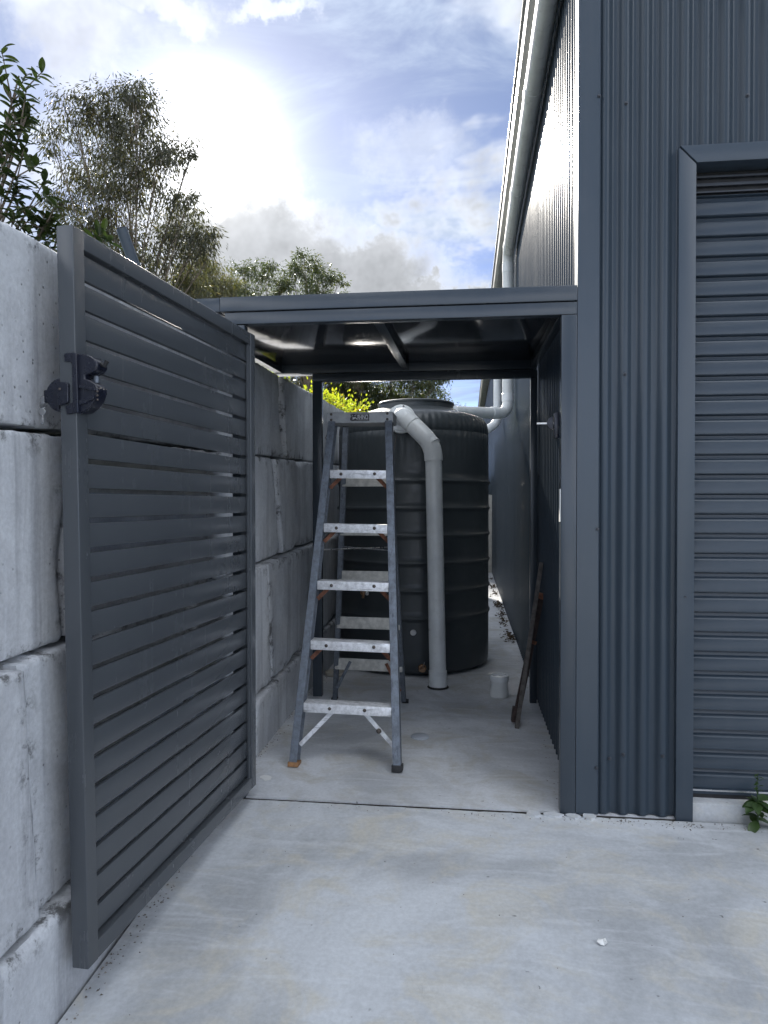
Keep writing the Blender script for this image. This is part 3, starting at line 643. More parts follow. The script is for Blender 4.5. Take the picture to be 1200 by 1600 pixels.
v0 = disc('outlet_valve', math.asin((-0.338 - TX) / TR), 0.068, 0.032, 0.018, M_BRASS)
p = on_tank(math.asin((-0.338 - TX) / TR), 0.068); n = (p - Vector((TX, TY, 0.068))).normalized()
MB().tube([p, p + n * 0.07], 0.017, 16).build('valve_body', M_BRASS, v0, smooth=True)
MB().bar(p + n * 0.045 + Vector((0, 0, 0.012)), p + n * 0.05 + Vector((0.012, 0, 0.055)), 0.012, 0.004, (1, 0, 0)).build('valve_handle', M_STEEL, v0, bevel=0.001)
at_ = math.asin((-0.80 - TX) / TR)
tp = disc('tap', at_, 0.625, 0.026, 0.014, M_BRASS); p = on_tank(at_, 0.625); n = Vector((0.15, -1, 0)).normalized()
MB().tube(round_path([p, p + n * 0.06, p + n * 0.075 + Vector((-0.005, 0, -0.035))], 0.012, 5), 0.011, 14).build('tap_spout', M_BRASS, tp, smooth=True)
MB().tube([p + n * 0.04, p + n * 0.04 + Vector((0, 0, 0.035))], 0.007, 10).build('tap_stem', M_RUST, tp, smooth=True)
MB().bar(p + n * 0.04 + Vector((-0.05, 0, 0.05)), p + n * 0.04 + Vector((0.01, 0, 0.036)), 0.01, 0.004).build('tap_handle', M_STEEL, tp, bevel=0.001)
MB().tube([p + n * 0.062 + Vector((0.022, 0, 0)), p + n * 0.066 + Vector((0.034, 0, 0))], [0.016, 0.014], 16).build('tap_cap', M_WHITE, tp, smooth=True)

# overflow pipe down the front of the tank
ov = thing('overflow_pipe', (-0.205, 5.08, 0), 'pale grey plastic pipe bent down the front of the tank', 'pipe')
fl = Vector((-0.497, 5.362, 1.955)); fn = Vector((0.02, -0.985, 0.14)).normalized()
MB().tube([fl - fn * 0.06, fl - fn * 0.004, fl + fn * 0.012, fl + fn * 0.016], [0.108, 0.11, 0.11, 0.10], 40).build('flange', M_PVC, ov, smooth=True, auto=40)
MB().tube([fl + fn * 0.014, fl + fn * 0.024, fl + fn * 0.026], [0.092, 0.09, 0.06], 36).build('flange_ring', M_PVCW, ov, smooth=True, auto=40)
bolt = MB().lathe([(0, 0.008), (0.007, 0.006), (0.008, 0)], (0, 0, 0), 8).mesh('bolt', M_RIVET, smooth=True)
s1 = fn.cross(Vector((0, 0, 1))).normalized(); s2 = s1.cross(fn)
for k in range(5):
    a = 0.5 + k * 2 * math.pi / 5; link('bolt', bolt, fl + fn * 0.015 + (s1 * math.cos(a) + s2 * math.sin(a)) * 0.097, ov, fn.to_track_quat('Z', 'Y').to_euler())
P0 = fl + fn * 0.01; P1 = Vector((-0.487, 5.255, 1.985)); P2 = Vector((-0.243, 5.125, 1.735)); P3 = Vector((-0.205, 5.08, -0.01))
MB().tube(round_path([P0, P1, P2], 0.075, 10), 0.060, 32).build('elbow', M_PVC, ov, smooth=True)
dA = (P2 - P1).normalized(); dB = (P3 - P2).normalized()
MB().tube(round_path([P1 + dA * 0.15, P2, P2 + dB * 0.11], 0.10, 12), 0.0665, 32).build('elbow', M_PVC, ov, smooth=True, auto=40)
collar(ov, P1 + dA * 0.105, dA, 0.0675, 0.075, M_PVC)
MB().tube([P2 + dB * 0.09, P3], 0.060, 32).build('riser', M_PVC, ov, smooth=True)
MB().tube([P3 - dB * 0.135, P3 - dB * 0.13, P3 - dB * 0.008], [0.060, 0.0645, 0.0655], 32).build('socket', M_PVC, ov, smooth=True)
MB().lathe([(0.05, 0.0), (0.074, 0.0), (0.078, 0.004), (0.07, 0.012), (0.05, 0.012)], (P3.x, P3.y, 0.0), 32).build('floor_seal', M_BLACK, ov, smooth=True)

# short capped stub and flush cap in the slab
st = thing('pipe_stub', (0.219, 4.9, 0), 'short capped grey pipe stub standing on the slab', 'pipe')
MB().lathe([(0.061, -0.01), (0.0615, 0.05), (0.058, 0.08), (0.058, 0.108)], (0.219, 4.9, 0), 36).build('stub_body', M_PVC, st, smooth=True)
MB().lathe([(0.0585, 0.106), (0.0635, 0.108), (0.0640, 0.14), (0.062, 0.144), (0.056, 0.144), (0.055, 0.138), (0.0, 0.137)], (0.219, 4.9, 0), 36).build('stub_cap', M_PVCW, st, smooth=True)
o = MB().lathe([(0.052, 0.0), (0.052, 0.006), (0.047, 0.010), (0.02, 0.012), (0, 0.012)], (-0.262, 3.985, 0.0), 32).build('floor_cap', M_CAPF, None, smooth=True); tag(o, 'round flat pale plastic cap set in the slab by the ladder', 'drain cap')
o = MB().lathe([(0.075, 0.0), (0.078, 0.022), (0.072, 0.027), (0.066, 0.02), (0.0, 0.019)], (-1.005, 5.36, 0.003), 32).build('bucket_lid', M_BEIGE, None, smooth=True); tag(o, 'flat beige plastic lid lying on the slab behind the ladder', 'lid')

# ------------------------------------------------------------------ step ladder
lad = thing('step_ladder', (-0.6, 4.0, 0), 'worn aluminium step ladder standing open in front of the tank', 'ladder')
LF, RF = Vector((-0.862, 3.482, 0.0)), Vector((-0.340, 3.472, 0.0))
LT, RT = Vector((-0.748, 3.93, 1.768)), Vector((-0.432, 3.93, 1.768))
LB, RB = Vector((-0.885, 4.70, 0.0)), Vector((-0.412, 4.66, 0.0))
LBT, RBT = Vector((-0.700, 4.06, 1.765)), Vector((-0.452, 4.06, 1.765))
def channel(name, p, q, inward, web, fl_, th, mtl, front=Vector((0, -1, 0))):
    """C section: web outside, flanges pointing inward"""
    ax = (q - p).normalized(); side = Vector((inward, 0, 0)); side = (side - ax * side.dot(ax)).normalized(); dep = ax.cross(side); 
    if dep.dot(front) < 0: dep = -dep
    w, f = web / 2, fl_
    poly = [(0, -w), (f, -w), (f, -w + th), (th, -w + th), (th, w - th), (f, w - th), (f, w), (0, w)]
    n = len(poly); v = [c + side * a + dep * b for c in (p, q) for a, b in poly]
    m = MB().add(v, [tuple(range(n))[::-1], tuple(range(n, 2 * n))] + [(i, (i + 1) % n, n + (i + 1) % n, n + i) for i in range(n)])
    return m.build(name, mtl, lad, bevel=0.0012, seg=1)
fr_l = channel('front_rail', LF + Vector((-0.02, 0, 0.012)), LT + Vector((-0.02, 0, 0)), 1, 0.072, 0.040, 0.004, M_RAIL)
fr_r = channel('front_rail', RF + Vector((0.02, 0, 0.010)), RT + Vector((0.02, 0, 0)), -1, 0.072, 0.040, 0.004, M_RAIL)
rr_l = channel('rear_rail', LB + Vector((-0.012, 0, 0.0)), LBT + Vector((-0.012, 0, 0)), 1, 0.045, 0.030, 0.003, M_RAIL)
rr_r = channel('rear_rail', RB + Vector((0.012, 0, 0.02)), RBT + Vector((0.012, 0, 0)), -1, 0.045, 0.030, 0.003, M_RAIL)
MB().bar(LF + Vector((0, 0.0, -0.001)), LF + Vector((0.001, 0.004, 0.022)), 0.052, 0.085, (0, 1, 0)).build('foot', M_WOOD, lad, bevel=0.003)
MB().bar(RF + Vector((0, 0.0, -0.001)), RF + Vector((0, 0.006, 0.03)), 0.052, 0.085, (0, 1, 0)).build('foot', M_BLACK, lad, bevel=0.003)
MB().bar(LB + Vector((0, 0, -0.001)), LB + Vector((0, 0, 0.012)), 0.04, 0.05, (0, 1, 0)).build('foot', M_BLACK, lad, bevel=0.003)
MB().tube([RB + Vector((-0.012, -0.005, 0.014)), RB + Vector((0.03, -0.005, 0.014))], 0.0145, 14).build('foot', M_BLACK, lad, smooth=True)
cap = MB().prism([(3.895, 1.764), (4.10, 1.764), (4.10, 1.824), (3.895, 1.824)], lambda a, b, t: (t, a, b), -0.779, -0.406).build('top_cap', M_CAP, lad, bevel=0.006)
rv = MB().lathe([(0.0, 0.0045), (0.004, 0.004), (0.0065, 0.002), (0.0072, 0.0)], (0, 0, 0), 12).mesh('rivet', M_RIVET, smooth=True)
FR = (R(90), 0, 0)
for x, z in ((-0.752, 1.813), (-0.752, 1.782), (-0.438, 1.813), (-0.438, 1.782)): link('rivet', rv, (x, 3.8948, z), cap, FR)
# black sticker with its lettering on the cap
def decal(name, pts, y, mtl, parent, t=0.0006): return MB().prism(pts, lambda a, b, q: (a, q, b), y, y + t).build(name, mtl, parent)
sx, sz = -0.645, 1.774
stk = decal('sticker', [(sx + a * 0.108, sz + b * 0.041) for a, b in [(0.0, 0.10), (0.10, 0.0), (0.34, 0.03), (0.36, 0.0), (1.0, 0.0), (0.97, 0.35), (1.0, 0.55), (0.97, 1.0), (0.42, 0.97), (0.40, 1.0), (0.12, 1.0), (0.0, 0.90), (0.05, 0.6), (0.0, 0.4)]], 3.8940, M_STICK, cap, 0.0009)
# an angular animal-head emblem in pale strokes
for pl in ([(0.04, 0.62), (0.10, 0.55), (0.20, 0.34), (0.26, 0.30), (0.17, 0.52)], [(0.10, 0.28), (0.16, 0.22), (0.22, 0.30), (0.30, 0.52), (0.26, 0.56)], [(0.22, 0.70), (0.33, 0.82), (0.34, 0.88), (0.24, 0.80)], [(0.27, 0.34), (0.36, 0.22), (0.37, 0.30), (0.31, 0.44)], [(0.07, 0.80), (0.12, 0.72), (0.16, 0.78)]):
    decal('emblem_stroke', [(sx + a * 0.108, sz + b * 0.041) for a, b in pl], 3.8934, M_STICKW, stk)
decal('label_panel', [(sx + a * 0.108, sz + b * 0.041) for a, b in [(0.385, 0.12), (0.92, 0.12), (0.92, 0.86), (0.385, 0.86)]], 3.8935, M_STICKW, stk, 0.0004)
decal('label_panel', [(sx + a * 0.108, sz + b * 0.041) for a, b in [(0.395, 0.15), (0.91, 0.15), (0.91, 0.83), (0.395, 0.83)]], 3.8931, M_STICK, stk, 0.0004)
fc = bpy.data.curves.new('lettering', 'FONT'); fc.body = 'RHINO'; fc.size = 0.034; fc.align_x = 'CENTER'; fc.align_y = 'CENTER'; fc.offset = 0.0003; fc.space_character = 0.88; fc.extrude = 0.0001
to = bpy.data.objects.new('lettering', fc); COL.objects.link(to); bpy.context.view_layer.update()
tm = bpy.data.meshes.new_from_object(to.evaluated_get(bpy.context.evaluated_depsgraph_get())); bpy.data.objects.remove(to); tm.materials.clear(); tm.materials.append(M_STICKW)
link('lettering', tm, (sx + 0.652 * 0.108, 3.8928, sz + 0.49 * 0.041), stk, (R(90), 0, 0)).scale = (0.60, 1.0, 1.0)
# treads
def lerp(a, b, t): return a + (b - a) * t
for k, z in enumerate((0.303, 0.606, 0.908, 1.208, 1.500)):
    t = z / 1.768; a, b = lerp(LF, LT, t), lerp(RF, RT, t)
    x0, x1 = a.x + 0.0185, b.x - 0.0185; y = (a.y + b.y) / 2 - 0.034
    hgt = 0.046
    poly = [(y, z - hgt), (y + 0.003, z - hgt), (y + 0.003, z - 0.004), (y + 0.083, z - 0.004), (y + 0.083, z - 0.03), (y + 0.086, z - 0.03), (y + 0.086, z), (y, z)]
    m = MB().prism(poly, lambda p, q, s: (s, p + 0.0, q), x0, x1)
    m.v = [(x, yy + (-0.010 if x > -0.6 else 0.0), zz + (-0.004 if x > -0.6 else 0.002)) for x, yy, zz in m.v]
    td = m.build('tread', M_TREAD, lad, bevel=0.0015, seg=2)
    w = x1 - x0
    for fx in ((0.20, 0.80) if k != 0 else (0.30, 0.70)): link('rivet', rv, (x0 + w * fx, y - 0.006 - (0.004 if fx > 0.5 else -0.004), z - 0.022), td, FR).scale = (1.25, 1.25, 1.25)
    for rail, s in ((fr_l, a.x), (fr_r, b.x)):
        sg = -1 if rail is fr_l else 1
        yy = a.y - 0.0375 if rail is fr_l else b.y - 0.0375
        link('rivet', rv, (s + sg * 0.004, yy, z - 0.020), rail, FR)
        link('rivet', rv, (s + sg * 0.010, yy - 0.018, z - 0.088), rail, FR)
    for s, xx in ((-1, a.x + 0.004), (1, b.x - 0.004)):
        if k == 0:
            q0 = Vector((xx + s * 0.006, y + 0.008, 0.088)); q1 = Vector((xx - s * (0.155 if s < 0 else 0.150), y + 0.022, z - 0.047))
            MB().bar(q0, q1, 0.022, 0.003, (0, 1, 0)).bar(q0 + Vector((0, 0.012, 0)), q1 + Vector((0, 0.012, 0)), 0.004, 0.020, (0, 1, 0)).build('brace', M_TREAD, lad, bevel=0.0006, seg=1)
            if s > 0:
                mid = lerp(q0, q1, 0.52); link('rivet', bpy.data.meshes['rivet'], mid + Vector((-0.004, -0.012, 0)), lad, FR).scale = (1.9, 1.9, 2.5)
        else:
            q0 = Vector((xx - s * 0.010, y + 0.034, z - 0.098)); q1 = Vector((xx - s * 0.078, y + 0.036, z - 0.030))
            MB().bar(q0, q1, 0.021, 0.005, (0, 1, 0)).build('brace', M_RUST, lad, bevel=0.0008, seg=1)
# rear bars
for z in (1.445, 1.150, 0.86, 0.555, 0.265):
    t = z / 1.765; a, b = lerp(LB, LBT, t), lerp(RB, RBT, t)
    m = MB().bar(a + Vector((-0.004, -0.012, 0.0)), b + Vector((0.004, -0.012, 0)), 0.012, 0.075 if z < 1.0 else 0.055)
    m.build('rear_bar', M_SLAT, lad, bevel=0.003)
    if z < 0.3:
        for s, c in ((1, a), (-1, b)):
            MB().bar(c + Vector((s * 0.01, -0.02, -0.16)), c + Vector((s * 0.10, -0.03, 0.02)), 0.020, 0.006, (0, 1, 0)).build('brace', M_RUST if s < 0 else M_RAIL, lad, bevel=0.0008, seg=1)
# crossed spreader rods
t = 1.075 / 1.768
p1, p2, p3, p4 = lerp(LF, LT, t), lerp(RF, RT, t), lerp(LB, LBT, t), lerp(RB, RBT, t)
MB().tube([p1 + Vector((0.0, 0.03, -0.01)), p4 + Vector((0, -0.01, -0.02))], 0.0035, 8).build('spreader', M_STEEL, lad, smooth=True)
MB().tube([p3 + Vector((0.0, -0.01, -0.02)), p2 + Vector((0, 0.03, -0.01))], 0.0035, 8).build('spreader', M_STEEL, lad, smooth=True)
for c, s in ((LT, -1), (RT, 1)):      # loose wire ties under the cap
    MB().tube([c + Vector((s * 0.025, 0.02, -0.04)), c + Vector((s * 0.042, -0.005, -0.08)), c + Vector((s * 0.030, 0.01, -0.13)), c + Vector((s * 0.022, 0.02, -0.17))], 0.0018, 6).build('wire_tie', M_RIVET, lad, smooth=True)

# ------------------------------------------------------------------ leaning bars, pole, litter
o = MB().bar((0.290, 4.205, 0.0), (0.452, 4.43, 0.955), 0.024, 0.018, (0, 1, 0)).build('leaning_bar', M_BAR, None, bevel=0.002); tag(o, 'long thin grey timber length leaning on the shed wall', 'timber')
db = thing('dark_bar', (0.30, 4.33, 0), 'short dark rusted bar leaning behind the thin timber length', 'bar')
MB().bar((0.290, 4.31, 0.012), (0.452, 4.47, 0.745), 0.040, 0.030, (0, 1, 0)).build('bar_body', M_BAR2, db, bevel=0.002)
MB().bar((0.288, 4.295, 0.012), (0.298, 4.30, 0.10), 0.052, 0.05, (0, 1, 0)).build('foot_plate', M_BAR2, db, bevel=0.003)
MB().bar((0.445, 4.46, 0.73), (0.455, 4.462, 0.765), 0.045, 0.04, (0, 1, 0)).build('top_plate', M_RUST, db, bevel=0.003)
MB().bar((0.395, 4.40, 0.46), (0.402, 4.405, 0.48), 0.042, 0.034, (0, 1, 0)).build('pin', M_RUST, db, bevel=0.002)
pole = thing('leaning_pipe', (-1.244, 2.71, 2.07), 'dark blue grey pipe end leaning above the open gate', 'pipe')
MB().tube([(-1.301, 2.565, 2.360), (-1.299, 2.570, 2.350), (-1.244, 2.71, 2.070)], [0.0195, 0.0205, 0.0205], 20).build('pipe_body', M_TRIM, pole, smooth=True)
MB().tube([(-1.3016, 2.5635, 2.3632), (-1.3008, 2.5655, 2.359)], 0.0160, 18).build('bore_shade_disc', M_BLACK, pole, smooth=True)  # black disc on the closed pipe end, painted shade for a hollow
def scrap(name, cx, cy, r, seed, label, cat, mtl, h=0.006):
    rr = random.Random(seed); pts = [(cx + math.cos(a) * r * rr.uniform(0.6, 1.1), cy + math.sin(a) * r * rr.uniform(0.6, 1.1)) for a in lin(0, 5.6, 9)]
    m = MB(); n = len(pts); v = [(x, y, gz(y) + 0.003 + rr.uniform(0, h)) for x, y in pts] + [(cx, cy, gz(cy) + 0.003 + h)]
    m.add(v + [(x, y, z - 0.0012) for x, y, z in v], [(i, (i + 1) % n, n) for i in range(n)] + [((i + 1) % n + n + 1, i + n + 1, 2 * n + 1) for i in range(n)] + [(i, i + n + 1, (i + 1) % n + n + 1, (i + 1) % n) for i in range(n)])
    return tag(m.build(name, mtl, None), label, cat)
scrap('paper_scrap', 0.418, 2.245, 0.018, 3, 'crumpled white scrap on the open concrete apron', 'litter', M_WHITE, 0.012)
scrap('plaster_splash', -0.955, 3.30, 0.036, 4, 'white plaster splash on the slab by the gate hinge', 'splash', M_WHITE, 0.003)
# weed at the door sill
weed = thing('weed', (1.175, 3.035, 0), 'small leafy green weed growing at the roller door sill', 'plant')
def leaf_mesh(name, L, Wd, mtl, fold=0.25, curl=0.3):
    m = MB(); n = 6; v = []
    for i in range(n + 1):
        t = i / n; w = Wd * (math.sin(math.pi * min(1, t * 0.93 + 0.05)) ** 0.8) * 0.5; z = -curl * L * t * t
        v += [(-w, L * t, z + w * fold), (0, L * t, z), (w, L * t, z + w * fold)]
    f = []
    for i in range(n): f += [(3 * i, 3 * i + 1, 3 * i + 4, 3 * i + 3), (3 * i + 1, 3 * i + 2, 3 * i + 5, 3 * i + 4)]
    return m.add(v, f).mesh(name, mtl, smooth=True)
lm = leaf_mesh('leaf', 0.068, 0.040, M_WEED, 0.3, 0.25); lm2 = leaf_mesh('leaf', 0.022, 0.010, M_WEED)
random.seed(8)
MB().tube([(1.175, 3.035, -0.01), (1.178, 3.03, 0.09), (1.170, 3.028, 0.17), (1.174, 3.025, 0.225)], [0.004, 0.0035, 0.0025, 0.0012], 8).build('stem', M_WEED, weed, smooth=True)
for k in range(17):
    a = k * 2.4; z = 0.012 + 0.010 * k if k < 11 else 0.1
    link('leaf', lm, (1.176, 3.032, z), weed, (random.uniform(-0.5, 0.7), random.uniform(-0.5, 0.5), a)).scale = [random.uniform(0.7, 1.15)] * 3
for k in range(14):
    link('leaf', lm2, (1.174, 3.027, 0.14 + 0.006 * k), weed, (random.uniform(0, 1), 0, k * 2.1))

# ------------------------------------------------------------------ foliage
def leaf_cloud(name, pts, dirs, L, Wd, mtl, parent, seed, rnd=0.35):
    """one mesh of many small folded leaf faces; pts (n,3), dirs (n,3) leaf axis"""
    rg = np.random.default_rng(seed); n = len(pts)
    d = dirs + rg.normal(0, rnd, (n, 3)); d /= np.linalg.norm(d, axis=1)[:, None]
    s = np.cross(d, rg.normal(0, 1, (n, 3))); s /= np.linalg.norm(s, axis=1)[:, None]
    nn = np.cross(d, s)
    l = (L * rg.uniform(0.6, 1.25, n))[:, None]; w = (Wd * rg.uniform(0.7, 1.2, n))[:, None]
    a = pts; b = pts + d * l * 0.45 + s * w * 0.5; c = pts + d * l + nn * l * 0.12; e = pts + d * l * 0.45 - s * w * 0.5
    V = np.stack([a, b, c, e], 1).reshape(-1, 3); o = pts.mean(0); V = V - o
    me = bpy.data.meshes.new(name); me.vertices.add(4 * n); me.vertices.foreach_set('co', V.astype(np.float32).ravel())
    me.loops.add(4 * n); me.loops.foreach_set('vertex_index', np.arange(4 * n, dtype=np.int32))
    me.polygons.add(n); me.polygons.foreach_set('loop_start', np.arange(0, 4 * n, 4, dtype=np.int32)); me.polygons.foreach_set('loop_total', np.full(n, 4, dtype=np.int32))
    me.update(calc_edges=True); me.materials.append(mtl)
    at = me.attributes.new('tone', 'FLOAT', 'POINT'); at.data.foreach_set('value', np.repeat(rg.uniform(0, 0.99, n), 4).astype(np.float32))
    return link(name, me, tuple(o.tolist()), parent)
def gum_tree(name, label, base, fork, blobs, mtl, seed, tr=0.2, twigs=9, per=34, L=0.16, Wd=0.035, droop=0.8, clump=0.45, fill=1.0, group=None):
    """trunk from base to fork, a limb to every foliage mass (dx,dy,dz,r from base), twigs with hanging leaves"""
    rd = random.Random(seed); rg = np.random.default_rng(seed)
    b = Vector(base); t = thing(name, base, label, 'tree', group)
    f = b + Vector(fork); m = MB()
    m.tube([b - Vector((0, 0, 0.4)), lerp(b, f, 0.35) + Vector((rd.uniform(-.2, .2), 0, 0)), f], [tr * 1.25, tr, tr * 0.75], 10)
    P, Dn = [], []
    for dx, dy, dzz, r in blobs:
        c = b + Vector((dx, dy, dzz)); low = c - Vector((0, 0, r * 0.5))
        k = rd.uniform(0.0, 0.35); s = lerp(lerp(b, f, 0.75), f, rd.random())
        mid = lerp(s, low, 0.5) + Vector((rd.uniform(-.3, .3), rd.uniform(-.3, .3), rd.uniform(-0.1, 0.5) * r))
        r0 = tr * rd.uniform(0.14, 0.26)
        m.tube([s, lerp(s, mid, 0.5) + Vector((rd.uniform(-.12, .12), 0, 0)), mid, lerp(mid, low, 0.6), low], [r0, r0 * 0.85, r0 * 0.65, r0 * 0.5, r0 * 0.3], 6, False)
        for q in range(max(5, int(twigs * 2.3 * (r / 0.85) ** 1.7))):
            th = rd.uniform(0, 2 * math.pi); ph = math.acos(rd.uniform(-0.75, 1)); rr = r * (rd.random() ** 0.45)
            e = c + Vector((math.sin(ph) * math.cos(th), math.sin(ph) * math.sin(th), math.cos(ph) * 0.9)) * rr * 1.12
            if q % 3 == 0: m.tube([lerp(mid, low, rd.uniform(0.3, 1)), lerp(low, e, 0.55) + Vector((rd.uniform(-.1, .1), 0, 0.08 * r)), e], [r0 * 0.26, r0 * 0.17, 0.005], 4, False)
            n = int(per * rd.uniform(0.8, 2.0)); cl_ = min(r, 0.9) * clump * rd.uniform(0.5, 1.3); sp_ = np.array([rd.uniform(.25, .75), rd.uniform(.25, .75), rd.uniform(.25, .55)])
            pt = np.clip(rg.normal(0, 1, (n, 3)), -1.7, 1.7) * sp_ * cl_ + np.array(e)
            P.append(pt); Dn.append(np.tile(np.array([rd.uniform(-.25, .25), rd.uniform(-.25, .25), -droop]), (n, 1)) + (pt - np.array(e)) / max(cl_, .01) * 0.12)
    m.build('trunk', M_BARK, t, smooth=True)
    cr = leaf_cloud('crown', np.concatenate(P), np.concatenate(Dn), L, Wd, mtl, t, seed)
    return t
rd = random.Random(3)
def bl(l, dep): return [(a, rd.uniform(-dep, dep), z, r) for a, z, r in l]
# big gum left of the sun
gum_tree('gum_tree', 'tall open gum tree rising behind the block wall on the left', (-10.7, 22, 2.0), (0.1, 0, 4.3),
    bl([(-1.6, 11.4, .85), (-.6, 11.7, .9), (.35, 11.2, .9), (.95, 10.6, .6), (-.85, 10.4, 1.1), (.5, 9.8, 1.0), (1.3, 9.8, .5), (-2.0, 10.0, .9), (-2.4, 10.9, .6), (0.0, 9.0, 1.2), (1.1, 8.6, .9), (1.9, 7.6, .7), (.8, 7.6, .9), (-.4, 7.6, 1.0), (-1.6, 8.4, 1.0), (2.0, 8.5, .5), (2.25, 8.0, .4), (-2.2, 8.4, .8), (1.9, 9.2, .3), (-2.5, 7.0, .9), (-1.3, 6.7, .9), (.3, 6.4, .9), (1.5, 6.5, .7), (-0.2, 12.2, .6), (-1.0, 12.0, .6), (.6, 11.8, .6), (1.5, 11.0, .4), (2.4, 7.2, .5), (-2.8, 9.3, .6)], 1.2), M_GUM, 21, 0.17, 17, 23, 0.18, 0.042, 0.8, 0.62)
gum_tree('feathery_gum_tree', 'pale feathery gum tree above the top of the open gate', (-12.0, 31, 2.0), (0, 0, 4.0),
    bl([(-.9, 9.6, .8), (-.3, 10.2, .7), (.4, 9.4, .8), (.9, 8.7, .8), (-1.4, 8.6, .9), (-.2, 8.4, 1.0), (.6, 7.6, 1.0), (-1.0, 7.4, 1.1), (.2, 6.4, 1.0), (1.5, 7.7, .7), (-1.9, 7.4, .8)], 1.0), M_GUM3, 22, 0.14, 16, 40, 0.17, 0.04, 0.9, 0.65)
gum_tree('domed_gum_tree', 'rounded gum tree over the left end of the canopy', (-11.3, 38, 2.0), (0.2, 0, 6.0),
    bl([(-1.7, 11.4, .62), (-.9, 12.0, .62), (-.2, 11.6, .5), (.5, 11.9, .6), (1.2, 11.3, .55), (-1.5, 10.5, .6), (-.5, 10.6, .6), (.7, 10.5, .65), (1.5, 10.3, .5), (-1.9, 9.5, .6), (-.9, 9.5, .7), (.3, 9.5, .7), (1.3, 9.3, .65), (-1.3, 8.5, .7), (0, 8.4, .8), (1.2, 8.2, .7), (-.6, 7.4, .8), (.8, 7.2, .8)], 1.0), M_GUM2, 23, 0.2, 15, 24, 0.20, 0.055, 0.45, 0.6)
gum_tree('tall_gum_tree', 'tallest gum in the clump above the middle of the canopy', (-8.9, 38, 2.0), (0.2, 0, 6.0),
    bl([(-.7, 12.1, .6), (.1, 12.5, .6), (.8, 12.1, .55), (1.3, 11.2, .55), (-1.1, 11.2, .5), (.2, 11.3, .6), (2.0, 11.2, .45), (.9, 10.4, .6), (2.3, 10.5, .45), (-.8, 10.1, .65), (2.9, 9.9, .4), (.2, 9.6, .7), (1.7, 9.5, .6), (3.3, 9.3, .3), (-.8, 8.8, .7), (.8, 8.5, .8), (2.4, 8.8, .6), (0, 7.6, .8), (1.6, 7.5, .8)], 1.0), M_GUM2, 24, 0.2, 15, 24, 0.20, 0.055, 0.45, 0.6)
gum_tree('far_gum_tree', 'leafy gum seen through the canopy opening above the tank', (-4.6, 40, 2.0), (0, 0, 3.0),
    bl([(-1.6, 6.6, 1.4), (.2, 7.0, 1.5), (1.7, 6.4, 1.2), (-1.0, 5.0, 1.5), (.8, 4.9, 1.5), (2.3, 5.0, 1.1), (-2.4, 5.2, 1.2), (0, 3.4, 1.5), (1.8, 3.4, 1.4), (-2.0, 3.4, 1.4), (2.9, 6.0, .6)], 1.2), M_GUM2, 25, 0.16, 17, 30, 0.2, 0.055, 0.6, 0.45)
gum_tree('slender_gum_tree', 'dark gum behind the yellow bush, seen under the canopy', (-8.0, 41, 2.0), (0, 0, 3.0),
    bl([(-1.8, 6.0, 1.5), (0, 6.4, 1.5), (1.5, 5.8, 1.4), (-1, 4.4, 1.5), (.8, 4.2, 1.5), (-2.4, 4.0, 1.4), (2.0, 3.8, 1.3)], 1.2), M_GUM, 26, 0.16, 17, 30, 0.2, 0.055, 0.6, 0.45)
gum_tree('small_gum_tree', 'small dark tree right of the tank lid against the sky', (-0.7, 42, 2.0), (0, 0, 2.0),
    bl([(-.8, 5.1, .7), (-.3, 4.3, .9), (.3, 3.9, .8), (-1.2, 4.2, .9), (.7, 3.2, .9), (-.5, 2.8, 1.0), (-1.4, 3.0, .9), (1.1, 2.4, .7)], .8), M_GUM2, 27, 0.12, 15, 28, 0.18, 0.06, 0.5, 0.45)
gum_tree('low_gum_tree', 'low yellowish gum foliage behind the near shrub', (-8.3, 15.5, 2.0), (0, 0, 1.8),
    bl([(-.9, 4.4, .8), (-.2, 4.0, .7), (.5, 3.8, .6), (-1.4, 3.7, .8), (-.5, 3.2, .9), (.4, 3.0, .8), (1.1, 3.2, .5)], .8), M_GUM3, 28, 0.1, 12, 30, 0.13, 0.032, 0.9, 0.5)

# dark scrub that closes the view low down behind everything
rg = np.random.default_rng(41); n = 26000
pts = np.stack([rg.uniform(-26, 12, n), rg.uniform(44, 48, n), np.zeros(n)], 1)
top = 4.6 + 1.3 * np.sin(pts[:, 0] * 0.9) + 0.8 * np.sin(pts[:, 0] * 2.3 + 1)
pts[:, 2] = -0.3 + rg.uniform(0, 1, n) ** 0.8 * (top + rg.normal(0, 0.35, n))
o = leaf_cloud('scrub', pts, rg.normal(0, 1, (n, 3)), 0.5, 0.26, M_GUM, None, 41, 0.5); tag(o, 'dark low scrub far behind the passage and the bank', 'scrub', kind='stuff')
# yellow-green bush on the bank
yb = thing('yellow_bush', (-1.95, 8.6, 1.95), 'bright yellow green bush beyond the wall, left of the tank', 'bush')
rg = np.random.default_rng(31); P, Dn = [], []; m = MB()
for k in range(60):
    u = rd.random(); c = Vector((-2.55 + 1.25 * u + rd.uniform(-.12, .12), 8.6 + rd.uniform(-.5, .7), 2.10 + rd.random() * (0.82 - 0.52 * u)))
    m.tube([(-2.0, 8.7, 1.9), lerp(Vector((-2.0, 8.7, 2.0)), c, 0.6), c], [0.02, 0.012, 0.004], 5, False)
    n = 190; pt = rg.normal(0, 0.085, (n, 3)) + np.array(c); P.append(pt); Dn.append((pt - np.array(c)) * 8 + np.array([0, 0, 0.15]))
m.build('stems', M_BARK, yb, smooth=True); leaf_cloud('foliage', np.concatenate(P), np.concatenate(Dn), 0.046, 0.028, M_YEL, yb, 31, 0.6)

